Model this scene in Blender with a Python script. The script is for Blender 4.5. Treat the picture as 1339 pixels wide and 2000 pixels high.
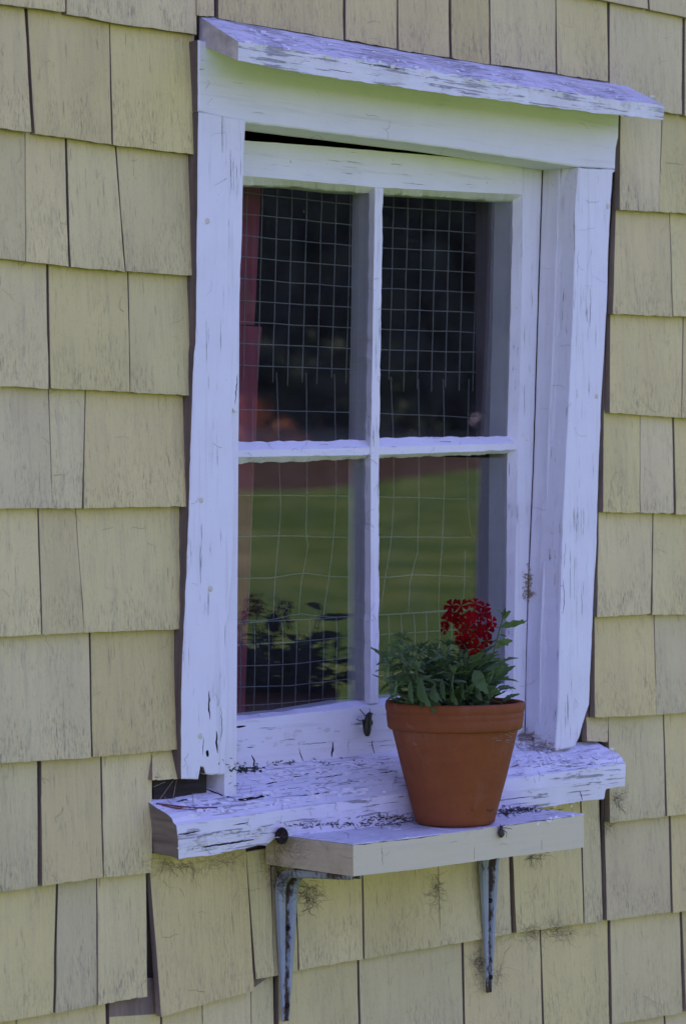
import bpy, bmesh, math, random
from mathutils import Vector, noise
from mathutils.bvhtree import BVHTree

random.seed(7)
S = bpy.context.scene
COL = S.collection
for o in list(bpy.data.objects):
    bpy.data.objects.remove(o)

# ------------------------------------------------------------------ camera, light, exposure
FPX, DIST, EYE = 5400.0, 3.27, 1.5            # focal length in photo pixels, metres to the wall, eye height
TH = math.radians(45)
CAM = Vector((-DIST * math.sin(TH), -DIST * math.cos(TH), EYE))
FWD = Vector((math.sin(TH), math.cos(TH), 0))
RGT = Vector((math.cos(TH), -math.sin(TH), 0))
UP = Vector((0, 0, 1))
cd = bpy.data.cameras.new('camera')
cam = bpy.data.objects.new('camera', cd)
COL.objects.link(cam)
cam.location = CAM
cam.rotation_euler = FWD.to_track_quat('-Z', 'Y').to_euler()
cd.sensor_fit = 'VERTICAL'
cd.sensor_height = 36.0
cd.sensor_width = 24.0
cd.lens = FPX / 2000.0 * 36.0
cd.clip_start = 0.05
cd.clip_end = 2000
cd.dof.use_dof = True
cd.dof.focus_distance = DIST - 0.02
cd.dof.aperture_fstop = 8.0
S.camera = cam
S.render.resolution_x, S.render.resolution_y = 685, 1024

SUN_EL, SUN_AZ = math.radians(52), math.radians(68)     # azimuth clockwise from +Y: behind the wall, to the right
w = bpy.data.worlds.new('World')
S.world = w
w.use_nodes = True
nt = w.node_tree
bg = nt.nodes['Background']
sky = nt.nodes.new('ShaderNodeTexSky')
sky.sky_type = 'NISHITA'
sky.sun_disc = False
sky.sun_elevation = SUN_EL
sky.sun_rotation = SUN_AZ
sky.air_density = 1.0
sky.dust_density = 0.3
sky.ozone_density = 5.0
wb = nt.nodes.new('ShaderNodeMix')                      # the photograph's cool, violet daylight balance
wb.data_type = 'RGBA'
wb.blend_type = 'MULTIPLY'
wb.inputs[0].default_value = 1.0
wb.inputs[7].default_value = (1.36, .915, 1.42, 1)
nt.links.new(sky.outputs[0], wb.inputs[6])
nt.links.new(wb.outputs[2], bg.inputs[0])
bg.inputs[1].default_value = 0.11
sd = bpy.data.lights.new('sun', 'SUN')
sun = bpy.data.objects.new('sun', sd)
COL.objects.link(sun)
to_sun = Vector((math.sin(SUN_AZ) * math.cos(SUN_EL), math.cos(SUN_AZ) * math.cos(SUN_EL), math.sin(SUN_EL)))
sun.rotation_euler = to_sun.to_track_quat('Z', 'Y').to_euler()
sun.location = (6, 8, 12)
sd.energy = 4.2
sd.angle = math.radians(0.5)
sd.color = (1.0, 0.90, 0.80)
S.view_settings.view_transform = 'Standard'
S.view_settings.look = 'None'
S.view_settings.exposure = 1.5
S.view_settings.gamma = 1.0
try:
    S.cycles.max_bounces = 8
    S.cycles.transparent_max_bounces = 16
    S.cycles.use_denoising = True
    S.cycles.caustics_reflective = False
    S.cycles.caustics_refractive = False
except Exception:
    pass

# ------------------------------------------------------------------ helpers
def W(px, py, y):
    """World point seen at photo pixel (px, py) on the plane at depth y (wall plane is y = 0)."""
    d = FWD + RGT * ((px - 669.5) / FPX) + UP * ((1000.0 - py) / FPX)
    return CAM + d * ((y - CAM.y) / d.y)

def line(pts, y):
    return [W(a, b, y) for a, b in pts]

def resample(pl, n):
    L = [0.0]
    for a, b in zip(pl, pl[1:]):
        L.append(L[-1] + (b - a).length)
    out, k = [], 0
    for i in range(n + 1):
        t = L[-1] * i / n
        while k < len(L) - 2 and L[k + 1] < t:
            k += 1
        s = L[k + 1] - L[k]
        f = 0 if s == 0 else min(1, max(0, (t - L[k]) / s))
        out.append(pl[k].lerp(pl[k + 1], f))
    return out

def interp(pl, x):
    for (x0, y0), (x1, y1) in zip(pl, pl[1:]):
        if x <= x1:
            break
    return y0 + (y1 - y0) * (x - x0) / (x1 - x0)

def nz(p, f=60.0, s=0.0):
    return noise.noise(Vector((p.x * f + s, p.y * f + 2.3 * s, p.z * f - s)))

def link_mesh(name, verts, faces, mats, parent=None, origin=None, midx=None, smooth=False):
    if origin is None:
        n = max(1, len(verts))
        origin = Vector((sum(v[0] for v in verts) / n, sum(v[1] for v in verts) / n, min(v[2] for v in verts)))
    me = bpy.data.meshes.new(name)
    me.from_pydata([tuple(Vector(v) - origin) for v in verts], [], faces)
    if not isinstance(mats, (list, tuple)):
        mats = [mats]
    for m in mats:
        me.materials.append(m)
    if midx:
        me.polygons.foreach_set('material_index', midx)
    if smooth:
        me.polygons.foreach_set('use_smooth', [True] * len(me.polygons))
    bm = bmesh.new()
    bm.from_mesh(me)
    bmesh.ops.recalc_face_normals(bm, faces=bm.faces)
    bm.to_mesh(me)
    bm.free()
    me.update()
    o = bpy.data.objects.new(name, me)
    COL.objects.link(o)
    if parent is not None:
        o.parent = parent
        o.location = origin - world_loc(parent)
    else:
        o.location = origin
    return o

def world_loc(o):
    p = o.location.copy()
    while o.parent:
        o = o.parent
        p += o.location
    return p

def empty(name, loc, label=None, cat=None, group=None):
    o = bpy.data.objects.new(name, None)
    o.empty_display_size = 0.05
    COL.objects.link(o)
    o.location = loc
    if label:
        tag(o, label, cat, group)
    return o

def tag(o, label=None, cat=None, group=None, kind=None):
    if label: o['label'] = label
    if cat: o['category'] = cat
    if group: o['group'] = group
    if kind: o['kind'] = kind
    return o

def loft(name, lines, n, mat, parent, jit=0.0004, rag=None, freq=55.0, smooth=False, midx=None):
    """Closed board: each entry of lines is a polyline of world points, one per corner of the cross-section."""
    R = [resample(l, n) for l in lines]
    m = len(R)
    verts = []
    for k, l in enumerate(R):
        for i, p in enumerate(l):
            a = jit * .45
            if rag and k in rag:
                a = rag[k] * .8
            q = p + Vector((nz(p, freq, k * 7.1), 0.35 * nz(p, freq, 31 + k), nz(p, freq, 57 + k * 3.3))) * a * 2
            if rag and k in rag:
                q += Vector((nz(p, freq * 4, k), 0, nz(p, freq * 4, 9 + k))) * a
            verts.append(q)
    faces = []
    mi = []
    for k in range(m):
        k2 = (k + 1) % m
        for i in range(n):
            faces.append((k * (n + 1) + i, k * (n + 1) + i + 1, k2 * (n + 1) + i + 1, k2 * (n + 1) + i))
            mi.append(midx[k] if midx else 0)
    faces.append(tuple(k * (n + 1) for k in range(m)))
    faces.append(tuple(k * (n + 1) + n for k in range(m))[::-1])
    e = midx[-1] if midx else 0
    mi += [e, e]
    return link_mesh(name, verts, faces, mat, parent, midx=mi, smooth=smooth)

def off(l, dx=0, dy=0, dz=0):
    return [p + Vector((dx, dy, dz)) for p in l]

def board(name, poly, yf, yb, mat, parent, jit=0.0006, seg=0.010, cham=0.0018, side=None):
    """A board with a traced outline (photo pixels on its front plane), worn chamfered edge, real thickness."""
    P = line(poly, yf)
    ring = []
    for a, b in zip(P, P[1:] + P[:1]):
        n = max(1, int((b - a).length / seg))
        for i in range(n):
            ring.append(a.lerp(b, i / n))
    c = sum(ring, Vector()) / len(ring)
    N = len(ring)
    nrm = []
    for i in range(N):
        t = (ring[(i + 1) % N] - ring[i - 1])
        nrm.append(Vector((t.z, 0, -t.x)).normalized())
    area = sum(ring[i].x * ring[(i + 1) % N].z - ring[(i + 1) % N].x * ring[i].z for i in range(N))
    sg = 1 if area > 0 else -1
    outer = []
    for i, p in enumerate(ring):
        a = (nz(p, 45) + 0.7 * nz(p, 160, 5)) * jit
        outer.append(p + nrm[i] * sg * a)
    verts, faces = [], []
    for p, q in zip(outer, nrm):
        verts.append(p - q * sg * cham)                       # front ring
    for p in outer:
        verts.append(p + Vector((0, cham * 0.8, 0)))
    for p in outer:
        verts.append(Vector((p.x, yb, p.z)))
    for i in range(N):
        j = (i + 1) % N
        faces.append((i, j, N + j, N + i))
        faces.append((N + i, N + j, 2 * N + j, 2 * N + i))
    mi = []
    for i in range(N):
        mi += [0, 1 if side and nrm[i].x * sg < -.6 else 0]
    mi += [0, 0]
    faces.append(tuple(range(N)))
    faces.append(tuple(range(2 * N, 3 * N))[::-1])
    return link_mesh(name, verts, faces, [mat, side] if side else mat, parent, midx=mi)

def tube(verts, faces, pts, r0, r1=None, n=5):
    r1 = r0 if r1 is None else r1
    base = len(verts)
    m = len(pts)
    for i, p in enumerate(pts):
        a = pts[max(0, i - 1)]
        b = pts[min(m - 1, i + 1)]
        t = (b - a)
        if t.length < 1e-9: t = Vector((0, 0, 1))
        t.normalize()
        u = t.cross(Vector((0.13, 0.99, 0.05)))
        if u.length < 1e-3: u = t.cross(Vector((1, 0, 0)))
        u.normalize()
        v = t.cross(u)
        r = r0 + (r1 - r0) * i / max(1, m - 1)
        for k in range(n):
            an = 2 * math.pi * k / n
            verts.append(p + (u * math.cos(an) + v * math.sin(an)) * r)
    for i in range(m - 1):
        for k in range(n):
            k2 = (k + 1) % n
            faces.append((base + i * n + k, base + i * n + k2, base + (i + 1) * n + k2, base + (i + 1) * n + k))
    faces.append(tuple(base + k for k in range(n))[::-1])
    faces.append(tuple(base + (m - 1) * n + k for k in range(n)))

def bvh_of(o):
    dg = bpy.context.evaluated_depsgraph_get()
    me = o.data
    off_ = world_loc(o)
    return BVHTree.FromPolygons([v.co + off_ for v in me.vertices], [tuple(p.vertices) for p in me.polygons])

def shoot(tree, px, py):
    d = (FWD + RGT * ((px - 669.5) / FPX) + UP * ((1000.0 - py) / FPX)).normalized()
    loc, n, i, _ = tree.ray_cast(CAM, d)
    if loc is None:
        return None, None
    if n.dot(d) > 0:
        n = -n
    return loc, n

def crack(o, strokes, mat):
    """Cut real splits into board o. strokes: (pixel polyline, width px, depth m)."""
    tree = bvh_of(o)
    verts, faces = [], []
    for pts, wpx, dep in strokes:
        P, Nn = [], []
        for (a, b), (c, d) in zip(pts, pts[1:]):
            k = max(1, int(math.hypot(c - a, d - b) / 6))
            for i in range(k):
                l, n = shoot(tree, a + (c - a) * i / k + random.uniform(-.8, .8), b + (d - b) * i / k + random.uniform(-.8, .8))
                if l: P.append(l); Nn.append(n)
        l, n = shoot(tree, *pts[-1])
        if l: P.append(l); Nn.append(n)
        if len(P) < 2: continue
        nm = sum(Nn, Vector()).normalized()
        m = len(P)
        base = len(verts)
        ww = wpx / 1650.0 * 0.5
        for i, p in enumerate(P):
            t = P[min(m - 1, i + 1)] - P[max(0, i - 1)]
            s = t.cross(nm)
            if s.length < 1e-9: s = Vector((1, 0, 0))
            s.normalize()
            f = math.sin(math.pi * (i + 0.35) / (m - 0.3)) ** 0.6 * random.uniform(.75, 1.25)
            f = max(f, 0.2)
            verts += [p + nm * 0.002 + s * ww * f, p + nm * 0.002 - s * ww * f, p - nm * dep - s * ww * f * .35, p - nm * dep + s * ww * f * .35]
        for i in range(m - 1):
            for k in range(4):
                k2 = (k + 1) % 4
                faces.append((base + i * 4 + k, base + i * 4 + k2, base + i * 4 + 4 + k2, base + i * 4 + 4 + k))
        faces.append((base, base + 1, base + 2, base + 3))
        faces.append(tuple(base + (m - 1) * 4 + k for k in (3, 2, 1, 0)))
    c = link_mesh('splitter', verts, faces, mat)
    n_before = len(o.data.polygons)
    md = o.modifiers.new('split', 'BOOLEAN')
    md.operation = 'DIFFERENCE'
    md.solver = 'EXACT'
    md.use_self = True
    md.material_mode = 'TRANSFER'
    md.object = c
    bpy.context.view_layer.update()
    dg = bpy.context.evaluated_depsgraph_get()
    me = bpy.data.meshes.new_from_object(o.evaluated_get(dg))
    o.modifiers.clear()
    if len(me.polygons) > 0.6 * n_before:
        o.data = me
        me.name = o.name
    bpy.data.objects.remove(c)

# ------------------------------------------------------------------ materials
def newmat(name):
    m = bpy.data.materials.new(name)
    m.use_nodes = True
    t = m.node_tree
    b = t.nodes['Principled BSDF']
    return m, t, b

def nd(t, kind, **kw):
    n = t.nodes.new(kind)
    for k, v in kw.items():
        setattr(n, k, v)
    return n

def coords(t, scale, rnd=True):
    tc = nd(t, 'ShaderNodeTexCoord')
    mp = nd(t, 'ShaderNodeMapping')
    mp.inputs['Scale'].default_value = scale
    if rnd:
        oi = nd(t, 'ShaderNodeObjectInfo')
        mul = nd(t, 'ShaderNodeVectorMath', operation='SCALE')
        cmb = nd(t, 'ShaderNodeCombineXYZ')
        t.links.new(oi.outputs['Random'], cmb.inputs[0]); t.links.new(oi.outputs['Random'], cmb.inputs[1]); t.links.new(oi.outputs['Random'], cmb.inputs[2])
        t.links.new(cmb.outputs[0], mul.inputs[0]); mul.inputs['Scale'].default_value = 37.0
        t.links.new(mul.outputs[0], mp.inputs['Location'])
    t.links.new(tc.outputs['Object'], mp.inputs['Vector'])
    return mp.outputs[0]

def noise_n(t, vec, scale=1.0, detail=4, rough=0.55, dist=0.0):
    n = nd(t, 'ShaderNodeTexNoise')
    n.inputs['Scale'].default_value = scale
    n.inputs['Detail'].default_value = detail
    n.inputs['Roughness'].default_value = rough
    n.inputs['Distortion'].default_value = dist
    t.links.new(vec, n.inputs['Vector'])
    return n.outputs['Fac']

def ramp(t, fac, a, b):
    r = nd(t, 'ShaderNodeMapRange')
    r.clamp = True
    r.inputs['From Min'].default_value = a
    r.inputs['From Max'].default_value = b
    t.links.new(fac, r.inputs['Value'])
    return r.outputs[0]

def mixc(t, fac, a, b):
    m = nd(t, 'ShaderNodeMix', data_type='RGBA')
    for s, v in ((m.inputs[0], fac), (m.inputs[6], a), (m.inputs[7], b)):
        if isinstance(v, (int, float)): s.default_value = v
        elif isinstance(v, tuple): s.default_value = v if len(v) == 4 else v + (1,)
        else: t.links.new(v, s)
    return m.outputs[2]

def mth(t, op, a, b=None):
    m = nd(t, 'ShaderNodeMath', operation=op)
    for s, v in ((m.inputs[0], a), (m.inputs[1], b)):
        if v is None: continue
        if isinstance(v, (int, float)): s.default_value = v
        else: t.links.new(v, s)
    return m.outputs[0]

def bump(t, b, h, dist=0.001, strength=0.6, prev=None):
    n = nd(t, 'ShaderNodeBump')
    n.inputs['Distance'].default_value = dist
    n.inputs['Strength'].default_value = strength
    t.links.new(h, n.inputs['Height'])
    if prev is not None: t.links.new(prev, n.inputs['Normal'])
    t.links.new(n.outputs[0], b.inputs['Normal'])
    return n.outputs[0]

def m_shingle():
    m, t, b = newmat('yellow_shingle_paint')
    g = coords(t, (150, 150, 5))
    grain = noise_n(t, g, 1.0, 5, .62)
    mid = noise_n(t, coords(t, (14, 14, 7)), 1.0, 3, .5)
    c = mixc(t, ramp(t, mid, .3, .7), (.655, .56, .255), (.585, .497, .228))
    c = mixc(t, mth(t, 'MULTIPLY', ramp(t, grain, .50, .72), .40), c, (.40, .35, .20))
    # every shingle weathers a little differently
    oi = nd(t, 'ShaderNodeObjectInfo')
    hsv = nd(t, 'ShaderNodeHueSaturation')
    t.links.new(c, hsv.inputs['Color'])
    t.links.new(mth(t, 'ADD', mth(t, 'MULTIPLY', oi.outputs['Random'], .15), .925), hsv.inputs['Value'])
    rs = mth(t, 'FRACT', mth(t, 'MULTIPLY', oi.outputs['Random'], 17.0))
    t.links.new(mth(t, 'ADD', mth(t, 'MULTIPLY', rs, .16), .91), hsv.inputs['Saturation'])
    t.links.new(mth(t, 'ADD', mth(t, 'MULTIPLY', mth(t, 'FRACT', mth(t, 'MULTIPLY', oi.outputs['Random'], 71.0)), .008), .494), hsv.inputs['Hue'])
    c = hsv.outputs[0]
    # mildew specks, thicker towards the weathered lower end of a shingle
    tc = nd(t, 'ShaderNodeTexCoord')
    sep = nd(t, 'ShaderNodeSeparateXYZ')
    t.links.new(tc.outputs['Object'], sep.inputs[0])
    low = ramp(t, sep.outputs[2], .075, .0)
    patch = noise_n(t, coords(t, (26, 26, 15)), 1.0, 4, .65)
    speck = noise_n(t, coords(t, (620, 620, 75)), 1.0, 5, .7)
    mask = mth(t, 'MULTIPLY', ramp(t, speck, .50, .66), ramp(t, mth(t, 'ADD', patch, mth(t, 'MULTIPLY', low, .22)), .50, .80))
    c = mixc(t, mth(t, 'MULTIPLY', mask, .80), c, (.085, .078, .068))
    # hairline checks along the grain
    fine = noise_n(t, coords(t, (420, 420, 9)), 1.0, 2, .5)
    c = mixc(t, mth(t, 'MULTIPLY', ramp(t, fine, .66, .72), .45), c, (.13, .115, .09))
    dot = noise_n(t, coords(t, (700, 700, 260)), 1.0, 2, .5)
    c = mixc(t, mth(t, 'MULTIPLY', ramp(t, dot, .60, .74), .28), c, (.17, .15, .12))
    t.links.new(c, b.inputs['Base Color'])
    b.inputs['Roughness'].default_value = .78
    b.inputs['Specular IOR Level'].default_value = .25
    n1 = bump(t, b, grain, .0022, .9)
    bump(t, b, mid, .004, .35, n1)
    return m

def m_white(name, axis, wear=.5, tint=(.74, .735, .75), bare=(.19, .17, .17), dirt=.25, flake=.85, fine=440):
    """Old white paint; axis is the direction of the wood grain, wear how much of it has cracked away."""
    m, t, b = newmat(name)
    sc = [170, 170, 170]
    sc['xyz'.index(axis)] = 7
    grain = noise_n(t, coords(t, tuple(sc)), 1.0, 5, .6)
    sc2 = [fine, fine, fine]
    sc2['xyz'.index(axis)] = 14
    crk = noise_n(t, coords(t, tuple(sc2)), 1.0, 6, .68, .3)
    patch = noise_n(t, coords(t, (16, 16, 16)), 1.0, 4, .6)
    blot = noise_n(t, coords(t, (60, 60, 60)), 1.0, 3, .6)
    c = mixc(t, mth(t, 'MULTIPLY', ramp(t, patch, .35, .75), dirt), tint, (.56, .55, .55))
    c = mixc(t, mth(t, 'MULTIPLY', ramp(t, grain, .55, .75), .42 * (0.5 + wear)), c, (.43, .41, .41))
    # cracked and flaked places
    e = mth(t, 'ADD', crk, mth(t, 'MULTIPLY', mth(t, 'SUBTRACT', patch, .5), .22 + .12 * wear))
    th = .775 - .26 * wear
    f1 = ramp(t, e, th, th + .05)
    c = mixc(t, mth(t, 'MULTIPLY', f1, flake), c, mixc(t, ramp(t, grain, .3, .7), bare, tuple(x * .45 for x in bare)))
    sp = noise_n(t, coords(t, (300, 300, 300)), 1.0, 3, .6)
    c = mixc(t, mth(t, 'MULTIPLY', ramp(t, sp, .715 - .04 * wear, .76 - .04 * wear), .6), c, (.07, .06, .06))
    t.links.new(c, b.inputs['Base Color'])
    b.inputs['Roughness'].default_value = .62
    b.inputs['Specular IOR Level'].default_value = .3
    n1 = bump(t, b, grain, .0012, .45)
    n2 = bump(t, b, mth(t, 'SUBTRACT', mth(t, 'MULTIPLY', blot, .35), f1), .0013, .8, n1)
    return m

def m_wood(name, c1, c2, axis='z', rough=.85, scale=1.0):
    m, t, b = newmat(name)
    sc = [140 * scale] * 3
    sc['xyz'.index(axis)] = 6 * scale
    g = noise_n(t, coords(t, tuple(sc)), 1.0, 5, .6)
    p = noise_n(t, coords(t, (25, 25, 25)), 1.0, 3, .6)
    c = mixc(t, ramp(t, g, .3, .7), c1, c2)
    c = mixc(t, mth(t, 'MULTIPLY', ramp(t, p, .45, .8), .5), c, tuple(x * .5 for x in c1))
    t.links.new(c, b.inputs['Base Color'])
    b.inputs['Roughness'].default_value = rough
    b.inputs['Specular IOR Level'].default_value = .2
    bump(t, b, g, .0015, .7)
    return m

def m_plain(name, col, rough=.7, var=.2, scale=120, spec=.3, bmp=.0005, metal=0.0):
    m, t, b = newmat(name)
    n = noise_n(t, coords(t, (scale,) * 3), 1.0, 4, .6)
    c = mixc(t, ramp(t, n, .3, .7), tuple(min(1, x * (1 + var)) for x in col), tuple(x * (1 - var) for x in col))
    t.links.new(c, b.inputs['Base Color'])
    b.inputs['Roughness'].default_value = rough
    b.inputs['Specular IOR Level'].default_value = spec
    b.inputs['Metallic'].default_value = metal
    if bmp: bump(t, b, n, bmp, .6)
    return m

def m_glass():
    m, t, b = newmat('window_glass')
    t.nodes.remove(b)
    out = t.nodes['Material Output']
    tr = nd(t, 'ShaderNodeBsdfTransparent')
    tr.inputs[0].default_value = (.93, .955, .94, 1)
    gl = nd(t, 'ShaderNodeBsdfGlossy')
    gl.inputs['Roughness'].default_value = .0
    gl.inputs['Color'].default_value = (1, 1, 1, 1)
    lw = nd(t, 'ShaderNodeLayerWeight')
    lw.inputs['Blend'].default_value = .5
    f = mth(t, 'ADD', mth(t, 'MULTIPLY', mth(t, 'POWER', lw.outputs['Facing'], 5.0), .95), .064)
    # old drawn glass is never quite flat
    wv = noise_n(t, coords(t, (6, 6, 6)), 1.0, 1, .4)
    bp = nd(t, 'ShaderNodeBump')
    bp.inputs['Distance'].default_value = .0006
    bp.inputs['Strength'].default_value = .10
    t.links.new(wv, bp.inputs['Height'])
    t.links.new(bp.outputs[0], gl.inputs['Normal'])
    mx = nd(t, 'ShaderNodeMixShader')
    t.links.new(f, mx.inputs[0]); t.links.new(tr.outputs[0], mx.inputs[1]); t.links.new(gl.outputs[0], mx.inputs[2])
    # dust film and specks
    df = nd(t, 'ShaderNodeBsdfDiffuse')
    df.inputs[0].default_value = (.62, .61, .60, 1)
    sp = noise_n(t, coords(t, (260, 260, 260)), 1.0, 2, .5)
    cl = noise_n(t, coords(t, (18, 18, 18)), 1.0, 4, .6)
    tc = nd(t, 'ShaderNodeTexCoord')
    sep = nd(t, 'ShaderNodeSeparateXYZ')
    t.links.new(tc.outputs['Object'], sep.inputs[0])
    low = ramp(t, sep.outputs[2], .03, 0)
    film = mth(t, 'ADD', mth(t, 'ADD', mth(t, 'MULTIPLY', ramp(t, cl, .35, .8), .016), .006), mth(t, 'MULTIPLY', low, .05))
    film = mth(t, 'ADD', film, mth(t, 'MULTIPLY', ramp(t, sp, .74, .79), .22))
    m2 = nd(t, 'ShaderNodeMixShader')
    t.links.new(film, m2.inputs[0]); t.links.new(mx.outputs[0], m2.inputs[1]); t.links.new(df.outputs[0], m2.inputs[2])
    t.links.new(m2.outputs[0], out.inputs[0])
    return m

def m_terracotta():
    m, t, b = newmat('terracotta')
    n = noise_n(t, coords(t, (30, 30, 30)), 1.0, 5, .65)
    f = noise_n(t, coords(t, (500, 500, 500)), 1.0, 3, .6)
    c = mixc(t, ramp(t, n, .3, .7), (.235, .073, .022), (.195, .057, .018))
    c = mixc(t, mth(t, 'MULTIPLY', ramp(t, f, .5, .75), .35), c, (.15, .052, .026))
    br = noise_n(t, coords(t, (9, 9, 60)), 1.0, 3, .6)
    c = mixc(t, mth(t, 'MULTIPLY', ramp(t, br, .55, .8), .25), c, (.25, .105, .055))
    sc = noise_n(t, coords(t, (14, 14, 14)), 1.0, 2, .5, 1.5)
    c = mixc(t, mth(t, 'MULTIPLY', ramp(t, sc, .70, .76), .25), c, (.42, .27, .20))
    bl = noise_n(t, coords(t, (22, 22, 9)), 1.0, 5, .7)
    c = mixc(t, mth(t, 'MULTIPLY', ramp(t, bl, .54, .74), .16), c, (.40, .30, .24))
    c = mixc(t, mth(t, 'MULTIPLY', ramp(t, bl, .46, .30), .30), c, (.11, .035, .016))
    t.links.new(c, b.inputs['Base Color'])
    b.inputs['Roughness'].default_value = .8
    b.inputs['Specular IOR Level'].default_value = .2
    n1 = bump(t, b, f, .0005, .5)
    bump(t, b, br, .0006, .4, n1)
    return m

def m_leaf(name, c1, c2, trans=.25, rough=.6, spec=.25):
    m, t, b = newmat(name)
    oi = nd(t, 'ShaderNodeObjectInfo')
    n = noise_n(t, coords(t, (120, 120, 120)), 1.0, 3, .6)
    c = mixc(t, mth(t, 'ADD', mth(t, 'MULTIPLY', oi.outputs['Random'], .7), mth(t, 'MULTIPLY', n, .4)), c1, c2)
    t.links.new(c, b.inputs['Base Color'])
    b.inputs['Roughness'].default_value = rough
    b.inputs['Specular IOR Level'].default_value = spec
    tl = nd(t, 'ShaderNodeBsdfTranslucent')
    t.links.new(c, tl.inputs[0])
    mx = nd(t, 'ShaderNodeMixShader')
    mx.inputs[0].default_value = trans
    t.links.new(b.outputs[0], mx.inputs[1]); t.links.new(tl.outputs[0], mx.inputs[2])
    t.links.new(mx.outputs[0], t.nodes['Material Output'].inputs[0])
    bump(t, b, n, .0006, .6)
    return m

def m_bracket():
    m, t, b = newmat('rusted_blue_grey_enamel')
    n = noise_n(t, coords(t, (260, 260, 120)), 1.0, 4, .65)
    p = noise_n(t, coords(t, (40, 40, 22)), 1.0, 3, .6)
    tc = nd(t, 'ShaderNodeTexCoord')
    sep = nd(t, 'ShaderNodeSeparateXYZ')
    t.links.new(tc.outputs['Object'], sep.inputs[0])
    mid = ramp(t, mth(t, 'ABSOLUTE', sep.outputs[0]), .008, .001)
    top = ramp(t, sep.outputs[2], .125, .19)
    r = ramp(t, mth(t, 'ADD', mth(t, 'ADD', mth(t, 'MULTIPLY', mid, .30), mth(t, 'MULTIPLY', top, .22)), mth(t, 'ADD', mth(t, 'MULTIPLY', n, .6), mth(t, 'MULTIPLY', p, .4))), .66, .74)
    c = mixc(t, ramp(t, p, .3, .7), (.30, .335, .38), (.23, .265, .315))
    c = mixc(t, r, c, mixc(t, n, (.075, .040, .026), (.03, .02, .016)))
    t.links.new(c, b.inputs['Base Color'])
    b.inputs['Roughness'].default_value = .55
    bump(t, b, mth(t, 'ADD', r, n), .0006, .6)
    return m

def m_ground():
    m, t, b = newmat('lawn_grass')
    tc = nd(t, 'ShaderNodeTexCoord')
    f = noise_n(t, tc.outputs['Object'], 14.0, 6, .7)
    p = noise_n(t, tc.outputs['Object'], 1.1, 6, .75)
    c = mixc(t, ramp(t, f, .3, .7), (.062, .122, .018), (.108, .182, .032))
    c = mixc(t, ramp(t, p, .44, .60), c, (.185, .235, .06))
    t.links.new(c, b.inputs['Base Color'])
    b.inputs['Roughness'].default_value = .9
    b.inputs['Specular IOR Level'].default_value = .1
    bump(t, b, f, .05, .8)
    return m

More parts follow.
